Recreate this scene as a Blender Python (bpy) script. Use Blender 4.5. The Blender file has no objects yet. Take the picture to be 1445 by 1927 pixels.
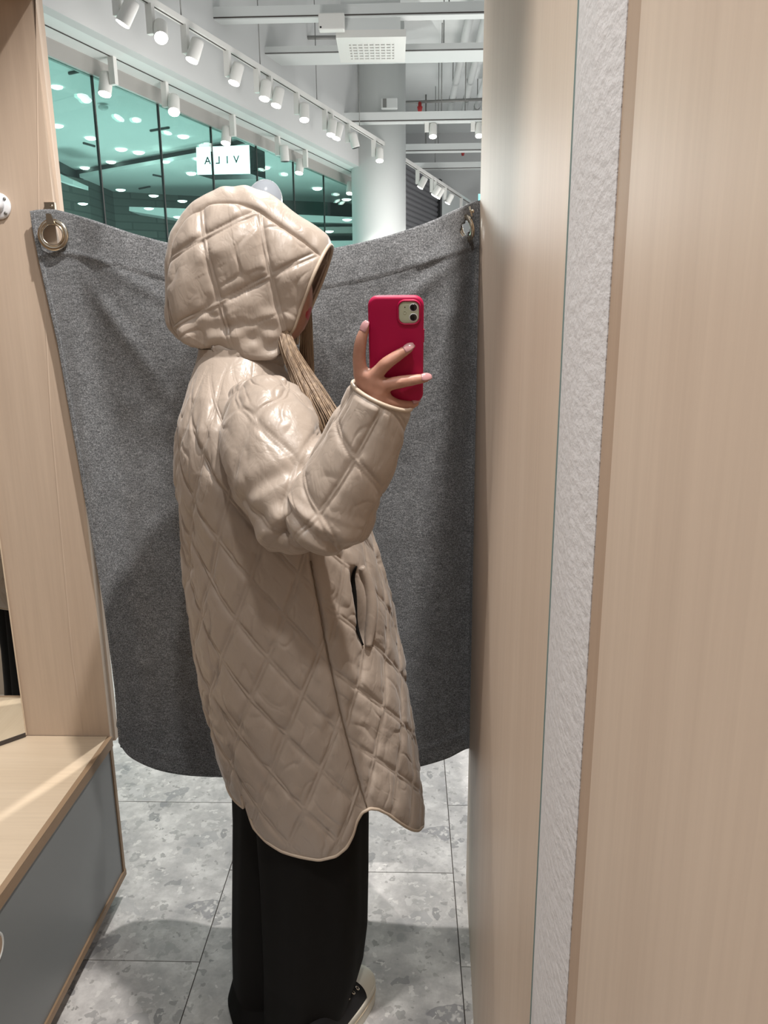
import bpy, bmesh, math, random
import numpy as np
from mathutils import Vector, Matrix

# ------------------------------------------------------------------ camera, world, lights, exposure
SC = bpy.context.scene
COL = SC.collection
FPX, CX, CY = 1450.0, 722.5, 963.5
TH, PSI, RHO, H = math.radians(14.2), math.radians(1.9), math.radians(0.5), 1.45
Fv = np.array([-math.sin(PSI) * math.cos(TH), math.cos(PSI) * math.cos(TH), -math.sin(TH)])
R0 = np.array([math.cos(PSI), math.sin(PSI), 0.0])
U0 = np.cross(R0, Fv)
Rv = math.cos(RHO) * R0 - math.sin(RHO) * U0
Uv = math.cos(RHO) * U0 + math.sin(RHO) * R0
cam_data = bpy.data.cameras.new('camera')
cam = bpy.data.objects.new('camera', cam_data)
COL.objects.link(cam)
cam.matrix_world = Matrix(((Rv[0], Uv[0], -Fv[0], 0), (Rv[1], Uv[1], -Fv[1], 0), (Rv[2], Uv[2], -Fv[2], H), (0, 0, 0, 1)))
cam_data.sensor_fit = 'HORIZONTAL'
cam_data.sensor_width = 36.0
cam_data.lens = 36.0 * FPX / 1445.0
cam_data.clip_start = 0.02
SC.camera = cam

world = bpy.data.worlds.new('shop_light')
SC.world = world
world.use_nodes = True
bg = world.node_tree.nodes['Background']
bg.inputs[0].default_value = (0.97, 0.98, 1.0, 1)
bg.inputs[1].default_value = 0.44
SC.view_settings.view_transform = 'Standard'
SC.view_settings.look = 'None'
SC.view_settings.exposure = 0.0
SC.view_settings.gamma = 1.0
SC.view_settings.use_curve_mapping = False


def lamp(name, loc, target, energy, color, angle, blend, radius):
    d = bpy.data.lights.new(name, 'SPOT')
    d.energy = energy
    d.color = color
    d.spot_size = math.radians(angle)
    d.spot_blend = blend
    d.shadow_soft_size = radius
    o = bpy.data.objects.new(name, d)
    COL.objects.link(o)
    o.location = loc
    v = Vector(target) - Vector(loc)
    o.rotation_euler = v.to_track_quat('-Z', 'Y').to_euler()
    return o


# ceiling spotlights over the fitting room (track heads above the frame; the wall one is added fill)
lamp('ceiling_spot_key', (0.22, 0.92, 3.25), (-0.2, 1.35, 0.6), 240, (1.0, 0.94, 0.88), 70, 0.4, 0.03)
lamp('ceiling_spot_front', (0.07, 0.10, 3.0), (-0.15, 1.5, 0.5), 55, (1.0, 0.96, 0.91), 75, 0.6, 0.05)
lamp('ceiling_spot_hall', (-0.3, 2.9, 3.4), (-0.3, 2.3, 0.0), 260, (1.0, 0.95, 0.90), 80, 0.5, 0.05)

lamp('wall_fill_spot', (-1.0, 0.15, 2.9), (0.2, 0.22, 1.0), 135, (1.0, 0.95, 0.90), 56, 0.5, 0.05)  # added spot without a known fixture, brightens the right panel


def fill_point(name, loc, energy, color, radius):
    d = bpy.data.lights.new(name, 'POINT')
    d.energy = energy; d.color = color; d.shadow_soft_size = radius
    o = bpy.data.objects.new(name, d); COL.objects.link(o); o.location = loc
    return o


# added point fills that brighten the shop hall and the mall behind the glass
for i_, (a_, b_) in enumerate(((-0.9, 5.2), (0.9, 6.5), (0.2, 8.4), (1.2, 11.0))):
    fill_point('hall_fill', (a_, b_, 2.2), 48, (1.0, 0.98, 0.95), 0.3)
for i_, (a_, b_) in enumerate(((-3.6, 7.0), (-3.2, 9.5), (-4.5, 10.5), (-1.9, 11.3))):
    fill_point('mall_fill', (a_, b_, 2.0), 62, (0.95, 1.0, 0.98), 0.3)

lamp('mannequin_fill', (-0.3, 2.9, 3.3), (-0.64, 3.7, 1.95), 45, (0.97, 0.98, 1.0), 50, 0.5, 0.05)  # added fill, brightens the mannequin head

# ------------------------------------------------------------------ helpers
OV = np.array([0.0, 0.0, H])


def ray(px, py):
    return Fv + Rv * (px - CX) / FPX - Uv * (py - CY) / FPX


def atY(px, py, y):
    d = ray(px, py)
    return OV + d * (y / d[1])


def atZ(px, py, z):
    d = ray(px, py)
    return OV + d * ((z - H) / d[2])


def pixel(p):
    v = np.asarray(p) - OV
    w = v @ Fv
    return CX + FPX * (v @ Rv) / w, CY - FPX * (v @ Uv) / w


def tag(o, label=None, cat=None, group=None, kind=None):
    if label: o['label'] = label
    if cat: o['category'] = cat
    if group: o['group'] = group
    if kind: o['kind'] = kind
    return o


def link(o, parent=None, local=False):
    COL.objects.link(o)
    if parent is not None:
        o.parent = parent
        if not local:
            p = parent
            m = Matrix.Identity(4)
            chain = []
            while p is not None:
                chain.append(p); p = p.parent
            for p in reversed(chain):
                m = m @ (p.matrix_parent_inverse @ p.matrix_basis if p.parent else p.matrix_basis)
            o.matrix_parent_inverse = m.inverted()
    return o


def mobj(name, verts, faces, mat, parent=None, smooth=False, local=False):
    me = bpy.data.meshes.new(name)
    me.from_pydata([tuple(map(float, v)) for v in verts], [], [tuple(int(i) for i in f) for f in faces])
    if smooth:
        me.polygons.foreach_set('use_smooth', [True] * len(me.polygons))
    if mat: me.materials.append(mat)
    me.update()
    return link(bpy.data.objects.new(name, me), parent, local)


def empty(name, loc=(0, 0, 0), rot=(0, 0, 0), parent=None):
    o = bpy.data.objects.new(name, None)
    o.empty_display_size = 0.05
    o.location = loc
    o.rotation_euler = rot
    return link(o, parent)


def box_geo(x0, x1, y0, y1, z0, z1):
    v = [(x0, y0, z0), (x1, y0, z0), (x1, y1, z0), (x0, y1, z0), (x0, y0, z1), (x1, y0, z1), (x1, y1, z1), (x0, y1, z1)]
    f = [(0, 3, 2, 1), (4, 5, 6, 7), (0, 1, 5, 4), (1, 2, 6, 5), (2, 3, 7, 6), (3, 0, 4, 7)]
    return v, f


def box(name, x0, x1, y0, y1, z0, z1, mat, parent=None, bev=0.0, local=False):
    v, f = box_geo(x0, x1, y0, y1, z0, z1)
    o = mobj(name, v, f, mat, parent, local=local)
    if bev:
        bm = bmesh.new(); bm.from_mesh(o.data)
        bmesh.ops.bevel(bm, geom=bm.edges[:], offset=bev, segments=2, affect='EDGES', profile=0.5)
        bm.to_mesh(o.data); bm.free()
    return o


def prism_geo(poly, z0, z1):
    n = len(poly)
    v = [(p[0], p[1], z0) for p in poly] + [(p[0], p[1], z1) for p in poly]
    f = [tuple(range(n - 1, -1, -1)), tuple(range(n, 2 * n))] + [(i, (i + 1) % n, n + (i + 1) % n, n + i) for i in range(n)]
    return v, f


def prism(name, poly, z0, z1, mat, parent=None):
    v, f = prism_geo(poly, z0, z1)
    o = mobj(name, v, f, mat, parent)
    bm = bmesh.new(); bm.from_mesh(o.data)
    bmesh.ops.recalc_face_normals(bm, faces=bm.faces[:])
    bm.to_mesh(o.data); bm.free()
    return o


def norm(v):
    v = np.asarray(v, float)
    return v / (np.linalg.norm(v) + 1e-12)


def tube_geo(pts, rad, seg=10, flat=None):
    pts = np.asarray(pts, float)
    n = len(pts)
    rad = np.full(n, rad) if np.isscalar(rad) else np.asarray(rad, float)
    t = np.gradient(pts, axis=0)
    ref = np.array([0.0, 0.0, 1.0])
    if abs(norm(t.mean(axis=0))[2]) > 0.8: ref = np.array([0.0, 1.0, 0.0])
    v = []
    a = norm(np.cross(t[0], ref))
    for i in range(n):
        ti = norm(t[i])
        a = norm(a - ti * (a @ ti))
        b = np.cross(ti, a)
        for k in range(seg):
            ph = 2 * math.pi * k / seg
            v.append(pts[i] + rad[i] * (math.cos(ph) * a + math.sin(ph) * b))
    f = []
    for i in range(n - 1):
        for k in range(seg):
            k2 = (k + 1) % seg
            f.append((i * seg + k, i * seg + k2, (i + 1) * seg + k2, (i + 1) * seg + k))
    f.append(tuple(range(seg - 1, -1, -1)))
    f.append(tuple((n - 1) * seg + k for k in range(seg)))
    return v, f


def tube(name, pts, rad, mat, parent=None, seg=10, local=False):
    v, f = tube_geo(pts, rad, seg)
    return mobj(name, v, f, mat, parent, smooth=True, local=local)


def join_geo(parts):
    V, F_ = [], []
    for v, f in parts:
        o = len(V)
        V += list(v)
        F_ += [tuple(i + o for i in q) for q in f]
    return V, F_


def lathe_geo(prof, seg=24, M=None):
    v, f = [], []
    for r, z in prof:
        for k in range(seg):
            a = 2 * math.pi * k / seg
            v.append((r * math.cos(a), r * math.sin(a), z))
    n = len(prof)
    for i in range(n - 1):
        for k in range(seg):
            k2 = (k + 1) % seg
            f.append((i * seg + k, i * seg + k2, (i + 1) * seg + k2, (i + 1) * seg + k))
    f.append(tuple(range(seg - 1, -1, -1)))
    f.append(tuple((n - 1) * seg + k for k in range(seg)))
    if M is not None:
        v = [tuple(M @ Vector(p)) for p in v]
    return v, f


def axis_matrix(loc, zdir):
    q = Vector(zdir).to_track_quat('Z', 'Y')
    return Matrix.Translation(Vector(loc)) @ q.to_matrix().to_4x4()


def torus_geo(R, r, seg=40, ss=10, M=None, sq=1.0):
    v, f = [], []
    for i in range(seg):
        a = 2 * math.pi * i / seg
        for k in range(ss):
            b = 2 * math.pi * k / ss
            v.append(((R + r * math.cos(b)) * math.cos(a), (R + r * math.cos(b)) * math.sin(a), r * sq * math.sin(b)))
    for i in range(seg):
        for k in range(ss):
            f.append((i * ss + k, ((i + 1) % seg) * ss + k, ((i + 1) % seg) * ss + (k + 1) % ss, i * ss + (k + 1) % ss))
    if M is not None:
        v = [tuple(M @ Vector(p)) for p in v]
    return v, f


def grid_obj(name, P, mat, parent=None, close_u=False, smooth=True):
    """P: (rows, cols, 3) array -> mesh; close_u joins last column to first"""
    n, m = P.shape[:2]
    idx = np.arange(n * m).reshape(n, m)
    if close_u:
        r = np.concatenate([idx, idx[:, :1]], axis=1)
    else:
        r = idx
    q = np.stack([r[:-1, :-1], r[:-1, 1:], r[1:, 1:], r[1:, :-1]], axis=-1).reshape(-1, 4)
    return quad_obj(name, P.reshape(-1, 3), q, mat, parent, smooth)


def quad_obj(name, V, q, mat, parent=None, smooth=True):
    me = bpy.data.meshes.new(name)
    me.vertices.add(len(V)); me.vertices.foreach_set('co', np.ascontiguousarray(V, dtype=np.float32).ravel())
    me.loops.add(q.size); me.loops.foreach_set('vertex_index', np.ascontiguousarray(q, dtype=np.int32).ravel())
    me.polygons.add(len(q)); me.polygons.foreach_set('loop_start', np.arange(0, q.size, 4, dtype=np.int32))
    me.update(calc_edges=True)
    me.polygons.foreach_set('use_smooth', np.full(len(q), smooth))
    if mat: me.materials.append(mat)
    me.validate(); me.update()
    return link(bpy.data.objects.new(name, me), parent)


def hash3(ix, iy, iz):
    n = (ix * 374761393 + iy * 668265263 + iz * 2147483647 + 1013904223).astype(np.int64)
    n = (n ^ (n >> 13)) * 1274126177
    n = n ^ (n >> 16)
    return (n & 0xFFFF) / 32767.5 - 1.0


def noise(x, y, z=0.0):
    x, y = np.asarray(x, float), np.asarray(y, float)
    z = np.zeros_like(x) + z
    ix, iy, iz = np.floor(x).astype(np.int64), np.floor(y).astype(np.int64), np.floor(z).astype(np.int64)
    fx, fy, fz = x - ix, y - iy, z - iz
    s = lambda t: t * t * (3 - 2 * t)
    fx, fy, fz = s(fx), s(fy), s(fz)
    r = 0
    for dx in (0, 1):
        for dy in (0, 1):
            for dz in (0, 1):
                w = (fx if dx else 1 - fx) * (fy if dy else 1 - fy) * (fz if dz else 1 - fz)
                r = r + w * hash3(ix + dx, iy + dy, iz + dz)
    return r


def sstep(a, b, x):
    t = np.clip((np.asarray(x, float) - a) / (b - a), 0, 1)
    return t * t * (3 - 2 * t)


def catmull(pts, n):
    pts = np.asarray(pts, float)
    m = len(pts)
    ext = np.vstack([2 * pts[0] - pts[1], pts, 2 * pts[-1] - pts[-2]])
    out = []
    for u in np.linspace(0, m - 1, n):
        i = min(int(u), m - 2)
        t = u - i
        p0, p1, p2, p3 = ext[i], ext[i + 1], ext[i + 2], ext[i + 3]
        out.append(0.5 * ((2 * p1) + (-p0 + p2) * t + (2 * p0 - 5 * p1 + 4 * p2 - p3) * t * t + (-p0 + 3 * p1 - 3 * p2 + p3) * t ** 3))
    return np.array(out)


ORD = ['first', 'second', 'third', 'fourth', 'fifth', 'sixth', 'seventh', 'eighth', 'ninth', 'tenth', 'eleventh', 'twelfth']


# ------------------------------------------------------------------ materials
def mat(name, color, rough=0.6, metal=0.0, spec=0.5, **kw):
    m = bpy.data.materials.new(name)
    m.use_nodes = True
    b = m.node_tree.nodes['Principled BSDF']
    b.inputs['Base Color'].default_value = (*color, 1)
    b.inputs['Roughness'].default_value = rough
    b.inputs['Metallic'].default_value = metal
    b.inputs['Specular IOR Level'].default_value = spec
    for k, v in kw.items():
        b.inputs[k.replace('_', ' ')].default_value = v
    return m


def nodes(m):
    nt = m.node_tree
    return nt, nt.nodes['Principled BSDF']


def coords(nt, scale=(1, 1, 1), rot=(0, 0, 0), space='Object'):
    tc = nt.nodes.new('ShaderNodeTexCoord')
    mp = nt.nodes.new('ShaderNodeMapping')
    mp.inputs['Scale'].default_value = scale
    mp.inputs['Rotation'].default_value = rot
    nt.links.new(tc.outputs[space], mp.inputs['Vector'])
    return mp.outputs['Vector']


def tex_noise(nt, vec, scale, detail=4, rough=0.5, dist=0.0):
    n = nt.nodes.new('ShaderNodeTexNoise')
    n.inputs['Scale'].default_value = scale
    n.inputs['Detail'].default_value = detail
    n.inputs['Roughness'].default_value = rough
    n.inputs['Distortion'].default_value = dist
    nt.links.new(vec, n.inputs['Vector'])
    return n.outputs['Fac']


def ramp(nt, fac, stops):
    r = nt.nodes.new('ShaderNodeValToRGB')
    el = r.color_ramp.elements
    el[0].position, el[0].color = stops[0][0], (*stops[0][1], 1)
    el[1].position, el[1].color = stops[-1][0], (*stops[-1][1], 1)
    for p, c in stops[1:-1]:
        e = el.new(p); e.color = (*c, 1)
    nt.links.new(fac, r.inputs['Fac'])
    return r.outputs['Color']


def mixc(nt, a, b, fac, mode='MIX'):
    n = nt.nodes.new('ShaderNodeMix')
    n.data_type = 'RGBA'; n.blend_type = mode
    for sock, v in ((n.inputs[0], fac), (n.inputs[6], a), (n.inputs[7], b)):
        if isinstance(v, (int, float)): sock.default_value = v
        elif isinstance(v, tuple): sock.default_value = (*v, 1)
        else: nt.links.new(v, sock)
    return n.outputs[2]


def bump(nt, bsdf, height, strength=0.3, dist=0.002):
    b = nt.nodes.new('ShaderNodeBump')
    b.inputs['Strength'].default_value = strength
    b.inputs['Distance'].default_value = dist
    nt.links.new(height, b.inputs['Height'])
    nt.links.new(b.outputs['Normal'], bsdf.inputs['Normal'])


def wood(name, c0, c1, axis='Z', rough=0.45):
    m = mat(name, c0, rough, spec=0.35)
    nt, b = nodes(m)
    sc = {'Z': (1, 1, 0.035), 'X': (0.035, 1, 1), 'Y': (1, 0.035, 1)}[axis]
    v = coords(nt, sc)
    g1 = tex_noise(nt, v, 9, 3, 0.5, 0.4)
    g2 = tex_noise(nt, v, 140, 4, 0.6)
    g3 = tex_noise(nt, v, 38, 2, 0.5)
    mid = tuple((a + d) / 2 for a, d in zip(c0, c1))
    base = ramp(nt, g1, [(0.3, c1), (0.5, mid), (0.7, c0)])
    fine = ramp(nt, g2, [(0.3, (0.95, 0.94, 0.93)), (0.7, (1.03, 1.03, 1.02))])
    band = ramp(nt, g3, [(0.35, (0.985, 0.983, 0.98)), (0.65, (1.012, 1.012, 1.012))])
    nt.links.new(mixc(nt, mixc(nt, base, fine, 1.0, 'MULTIPLY'), band, 1.0, 'MULTIPLY'), b.inputs['Base Color'])
    bump(nt, b, g2, 0.05, 0.001)
    return m


M = {}
M['wood'] = wood('ash_veneer', (0.60, 0.49, 0.395), (0.55, 0.44, 0.35))
M['wood_top'] = wood('pale_ash_veneer', (0.66, 0.55, 0.42), (0.60, 0.49, 0.365), 'X', 0.35)
M['wood_edge'] = wood('ply_edge', (0.34, 0.24, 0.155), (0.27, 0.18, 0.11), 'Y', 0.5)
M['edge_v'] = wood('veneer_edge', (0.42, 0.31, 0.235), (0.38, 0.28, 0.20), 'Z', 0.5)
M['grey_panel'] = mat('grey_laminate', (0.20, 0.215, 0.22), 0.35, spec=0.4)
M['white'] = mat('white_paint', (0.62, 0.64, 0.63), 0.55)
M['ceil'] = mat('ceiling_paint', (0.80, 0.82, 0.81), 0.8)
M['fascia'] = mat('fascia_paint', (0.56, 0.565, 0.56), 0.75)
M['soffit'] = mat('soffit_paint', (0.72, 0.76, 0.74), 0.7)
M['frame_grey'] = mat('frame_grey', (0.36, 0.345, 0.325), 0.45)
M['black'] = mat('black_plastic', (0.012, 0.012, 0.013), 0.45)
M['dark_gap'] = mat('dark_slot', (0.06, 0.05, 0.045), 0.7)
M['chrome'] = mat('polished_nickel', (0.70, 0.62, 0.50), 0.16, 1.0)
M['steel'] = mat('brushed_steel', (0.45, 0.40, 0.33), 0.3, 1.0)
M['pipe_dark'] = mat('pipe_steel', (0.22, 0.22, 0.21), 0.5, 0.4)
M['red'] = mat('red_paint', (0.42, 0.03, 0.03), 0.5)
M['white_gloss'] = mat('white_gloss', (0.80, 0.82, 0.86), 0.18)
M['lamp_white'] = mat('lamp_white', (0.70, 0.69, 0.66), 0.45)
M['mirror'] = mat('mirror_glass', (0.86, 0.88, 0.86), 0.01, 1.0)
M['edge_glass'] = mat('mirror_edge', (0.20, 0.27, 0.26), 0.15, spec=0.8)


def emit(name, color, strength):
    m = bpy.data.materials.new(name)
    m.use_nodes = True
    nt = m.node_tree
    nt.nodes.clear()
    e = nt.nodes.new('ShaderNodeEmission')
    e.inputs[0].default_value = (*color, 1); e.inputs[1].default_value = strength
    o = nt.nodes.new('ShaderNodeOutputMaterial')
    nt.links.new(e.outputs[0], o.inputs[0])
    return m


M['lens'] = emit('lamp_lens', (1.0, 0.97, 0.90), 14)
M['down'] = emit('downlight_lens', (1.0, 0.97, 0.92), 9)
M['sign'] = emit('sign_face', (0.90, 1.0, 1.0), 4.0)
M['exit'] = emit('exit_face', (0.25, 0.95, 0.95), 2.0)

# teal shop window glass
g = bpy.data.materials.new('teal_glass'); g.use_nodes = True
nt = g.node_tree; nt.nodes.clear()
tr = nt.nodes.new('ShaderNodeBsdfTransparent'); tr.inputs[0].default_value = (0.60, 0.80, 0.765, 1)
gl = nt.nodes.new('ShaderNodeBsdfGlossy'); gl.inputs[0].default_value = (0.8, 1, 0.97, 1); gl.inputs[1].default_value = 0.02
mx = nt.nodes.new('ShaderNodeMixShader'); mx.inputs[0].default_value = 0.05
ou = nt.nodes.new('ShaderNodeOutputMaterial')
nt.links.new(tr.outputs[0], mx.inputs[1]); nt.links.new(gl.outputs[0], mx.inputs[2]); nt.links.new(mx.outputs[0], ou.inputs[0])
M['glass'] = g

# plaster strip
m = mat('bumpy_plaster', (0.58, 0.57, 0.575), 0.75)
nt, b = nodes(m); v = coords(nt, (1, 1, 1.6))
n1 = tex_noise(nt, v, 95, 3, 0.55)
bump(nt, b, n1, 0.45, 0.003)
M['plaster'] = m

# terrazzo look vinyl tile
m = mat('terrazzo_tile', (0.5, 0.5, 0.5), 0.42)
nt, b = nodes(m); v = coords(nt)
base = ramp(nt, tex_noise(nt, v, 9, 6, 0.65), [(0.32, (0.33, 0.325, 0.33)), (0.5, (0.50, 0.49, 0.485)), (0.66, (0.70, 0.69, 0.68))])
c = base
for sc_, lo, hi, seed, thr in ((11, (0.20, 0.20, 0.215), (0.58, 0.575, 0.575), 0.0, 0.36), (24, (0.20, 0.20, 0.205), (0.66, 0.65, 0.64), 3.1, 0.38), (60, (0.26, 0.255, 0.25), (0.72, 0.71, 0.69), 7.7, 0.42)):
    wv = nt.nodes.new('ShaderNodeMapping'); wv.inputs['Location'].default_value = (seed, seed * 1.7, 0)
    nt.links.new(v, wv.inputs['Vector'])
    nz = nt.nodes.new('ShaderNodeTexNoise'); nz.inputs['Scale'].default_value = sc_ * 0.9; nz.inputs['Detail'].default_value = 3
    nt.links.new(wv.outputs[0], nz.inputs['Vector'])
    add = nt.nodes.new('ShaderNodeMix'); add.data_type = 'VECTOR'; add.inputs[0].default_value = 2.4 / sc_
    nt.links.new(wv.outputs[0], add.inputs[4]); nt.links.new(nz.outputs['Color'], add.inputs[5])
    vo = nt.nodes.new('ShaderNodeTexVoronoi'); vo.inputs['Scale'].default_value = sc_; vo.inputs['Randomness'].default_value = 1.0
    nt.links.new(add.outputs[1], vo.inputs['Vector'])
    dist = ramp(nt, vo.outputs['Distance'], [(thr, (1, 1, 1)), (thr + 0.03, (0, 0, 0))])
    sep = nt.nodes.new('ShaderNodeSeparateColor'); nt.links.new(vo.outputs['Color'], sep.inputs[0])
    tone = ramp(nt, sep.outputs[0], [(0.1, lo), (0.9, hi)])
    keep = ramp(nt, sep.outputs[1], [(0.45, (0, 0, 0)), (0.55, (0.7, 0.7, 0.7))])
    fac = mixc(nt, dist, keep, 1.0, 'MULTIPLY')
    c = mixc(nt, c, tone, fac)
nt.links.new(c, b.inputs['Base Color'])
M['tile'] = m

# grey wool curtain
m = mat('grey_wool', (0.10, 0.10, 0.105), 0.9, spec=0.15)
nt, b = nodes(m); v = coords(nt)
w1 = tex_noise(nt, v, 420, 3, 0.7); w2 = tex_noise(nt, coords(nt, (0.25, 1, 1.2)), 260, 3, 0.6); w3 = tex_noise(nt, v, 30, 3, 0.5)
cc = ramp(nt, w1, [(0.28, (0.052, 0.055, 0.059)), (0.5, (0.178, 0.187, 0.198)), (0.72, (0.41, 0.425, 0.445))])
c2 = ramp(nt, w2, [(0.3, (0.72, 0.72, 0.72)), (0.7, (1.25, 1.25, 1.25))])
c3 = ramp(nt, w3, [(0.3, (0.9, 0.9, 0.9)), (0.7, (1.1, 1.1, 1.1))])
nt.links.new(mixc(nt, mixc(nt, cc, c2, 1, 'MULTIPLY'), c3, 1, 'MULTIPLY'), b.inputs['Base Color'])
bump(nt, b, w1, 0.4, 0.001)
M['wool'] = m

# beige satin coat
m = mat('beige_satin', (0.41, 0.345, 0.292), 0.37, spec=0.45)
nt, b = nodes(m); v = coords(nt)
b.inputs['Sheen Weight'].default_value = 0.25
b.inputs['Sheen Roughness'].default_value = 0.4
n1 = tex_noise(nt, coords(nt, (1, 1, 0.45), (0.5, 0.3, 0.2)), 26, 2, 0.5, 1.2)
n2 = tex_noise(nt, coords(nt, (1, 1, 0.6), (-0.4, 0.6, 0.1)), 60, 2, 0.5, 0.8)
r1 = ramp(nt, n1, [(0.38, (1, 1, 1)), (0.5, (0, 0, 0)), (0.62, (1, 1, 1))])
r2 = ramp(nt, n2, [(0.40, (1, 1, 1)), (0.5, (0.4, 0.4, 0.4)), (0.60, (1, 1, 1))])
bump(nt, b, mixc(nt, r1, r2, 0.30), 0.11, 0.006)
M['satin'] = m
M['binding'] = mat('beige_binding', (0.52, 0.43, 0.34), 0.4)
M['seam'] = mat('beige_seam', (0.20, 0.15, 0.11), 0.7)
M['trouser'] = mat('black_cloth', (0.0065, 0.006, 0.0055), 0.8, spec=0.2)
m = mat('skin', (0.50, 0.265, 0.19), 0.45)
nt, b = nodes(m)
b.inputs['Subsurface Weight'].default_value = 0.12
b.inputs['Subsurface Radius'].default_value = (0.01, 0.004, 0.002)
sk = ramp(nt, tex_noise(nt, coords(nt), 45, 3), [(0.3, (0.40, 0.20, 0.14)), (0.7, (0.50, 0.27, 0.20))])
nt.links.new(sk, b.inputs['Base Color'])
M['skin'] = m
M['lips'] = mat('lips', (0.45, 0.045, 0.06), 0.35)
M['nail'] = mat('nail', (0.50, 0.27, 0.28), 0.15, spec=0.7)
m = mat('blond_hair', (0.40, 0.28, 0.17), 0.45)
nt, b = nodes(m)
hc = ramp(nt, tex_noise(nt, coords(nt, (1, 1, 0.05)), 180, 3), [(0.3, (0.14, 0.09, 0.055)), (0.6, (0.30, 0.21, 0.135)), (0.75, (0.45, 0.34, 0.23))])
nt.links.new(hc, b.inputs['Base Color'])
M['hair'] = m
M['pink'] = mat('pink_silicone', (0.42, 0.003, 0.060), 0.5, spec=0.35)
M['phone_glass'] = mat('pale_green_glass', (0.48, 0.52, 0.40), 0.12)
M['phone_dark'] = mat('phone_lens_black', (0.006, 0.006, 0.008), 0.06, spec=0.8)
M['canvas'] = mat('black_canvas', (0.008, 0.008, 0.010), 0.75)
M['rubber'] = mat('off_white_rubber', (0.68, 0.655, 0.57), 0.5)
m = mat('mall_ceiling', (0.72, 0.74, 0.73), 0.7)
M['mall_ceil'] = m
m = mat('mall_brick', (0.06, 0.06, 0.055), 0.8)
nt, b = nodes(m)
br = nt.nodes.new('ShaderNodeTexBrick')
br.inputs['Scale'].default_value = 1.0
br.inputs['Color1'].default_value = (0.10, 0.10, 0.09, 1); br.inputs['Color2'].default_value = (0.15, 0.145, 0.13, 1); br.inputs['Mortar'].default_value = (0.075, 0.075, 0.07, 1)
br.inputs['Brick Width'].default_value = 0.7; br.inputs['Row Height'].default_value = 0.12; br.inputs['Mortar Size'].default_value = 0.012
tc = nt.nodes.new('ShaderNodeTexCoord'); sx = nt.nodes.new('ShaderNodeSeparateXYZ'); cb = nt.nodes.new('ShaderNodeCombineXYZ')
nt.links.new(tc.outputs['Object'], sx.inputs[0]); nt.links.new(sx.outputs['X'], cb.inputs['X']); nt.links.new(sx.outputs['Z'], cb.inputs['Y'])
nt.links.new(cb.outputs[0], br.inputs['Vector']); nt.links.new(br.outputs['Color'], b.inputs['Base Color'])
M['brick'] = m
M['mall_dark'] = mat('mall_dark', (0.035, 0.037, 0.035), 0.6)
M['shutter'] = mat('shutter_slat', (0.15, 0.15, 0.16), 0.45, 0.2)

# ------------------------------------------------------------------ structure: floor of vinyl tiles
floor = box('floor', -6, 4, -1.2, 16, -0.06, -0.004, M['dark_gap'])
tag(floor, kind='structure')
tv, tf = box_geo(0, 0.6025, 0, 0.6025, -0.006, 0)
tile_me = None
for ci in range(-3, 3):
    for ri in range(-2, 6):
        x = -0.485 + 0.605 * ci
        y = 1.467 + 0.605 * ri + (0.3075 if ci % 2 == 0 else 0)
        if tile_me is None:
            o = mobj('tile', tv, tf, M['tile'], floor)
            tile_me = o.data
        else:
            o = link(bpy.data.objects.new('tile', tile_me), floor)
        o.location = (x, y, 0)
far_floor = box('floor_far', -6, 4, 4.8, 16, -0.004, -0.001, M['tile'], floor)
far_floor.name = 'floor_field'

# ------------------------------------------------------------------ structure: right side wall of the fitting room, mirror edge, plaster strip, near panel
wr = prism('wall_right', [(0.152, 1.755), (0.109, 0.562), (0.16, 0.562), (0.19, 1.755)], 0.0, 2.12, M['wood'])
tag(wr, kind='structure')
me_ = prism('trim_1', [(0.1087, 0.564), (0.1078, 0.560), (0.1110, 0.558), (0.1120, 0.564)], 0.0, 2.12, M['edge_glass'])
tag(me_, 'thin dark glass edge of the mirror running up beside the plaster strip', kind='structure')
ws = prism('wall_right_plaster', [(0.1085, 0.558), (0.1035, 0.515), (0.1010, 0.470), (0.1040, 0.418), (0.15, 0.418), (0.15, 0.558)], 0.0, 2.12, M['plaster'])
tag(ws, 'white bumpy plaster strip between mirror edge and near wooden panel', kind='structure')
wn = empty('wall_right_near', (0.11, 0.3, 0))
tag(wn, 'pale wooden panel filling the right edge, nearest to the viewer', kind='structure')
prism('panel_face', [(0.1053, 0.398), (0.1030, 0.02), (0.1030, -0.9), (0.14, -0.9), (0.14, 0.398)], 0.0, 2.12, M['wood'], wn)
prism('panel_edge', [(0.1045, 0.4178), (0.1053, 0.398), (0.14, 0.398), (0.14, 0.4178)], 0.0, 2.12, M['edge_v'], wn)

# ------------------------------------------------------------------ structure: left end panel, light-edge facet, top board
YP = 1.69
wl = empty('wall_left', (-1.1, YP, 0))
tag(wl, 'wooden end panel of the fitting room behind the bench', kind='structure')
xe = -0.735
prism('end_panel', [(-1.75, YP), (xe - 0.004, YP), (xe - 0.004, YP + 0.035), (-1.75, YP + 0.035)], 0.435, 2.12, M['wood'], wl)
jl = [(67, 0), (72, 390), (95, 790), (135, 1240), (159, 1402)]
jv, jf = [], []
pl = [atY(a, b_, YP - 0.001) for a, b_ in jl]
pl = [pl[0] + (pl[0] - pl[1]) * 0.9] + pl
for p in pl:
    jv += [(p[0], YP - 0.001, p[2]), (xe, YP + 0.022, p[2]), (xe, YP + 0.04, p[2])]
for i in range(len(pl) - 1):
    a = i * 3
    jf += [(a, a + 1, a + 4, a + 3), (a + 1, a + 2, a + 5, a + 4)]
mobj('light_edge_facet', jv, jf, M['wood'], wl)  # tilted facet shaped to imitate a light beam's edge on the panel
box('top_board', -1.75, xe, 1.25, YP, 2.063, 2.09, M['wood'], wl)
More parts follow.
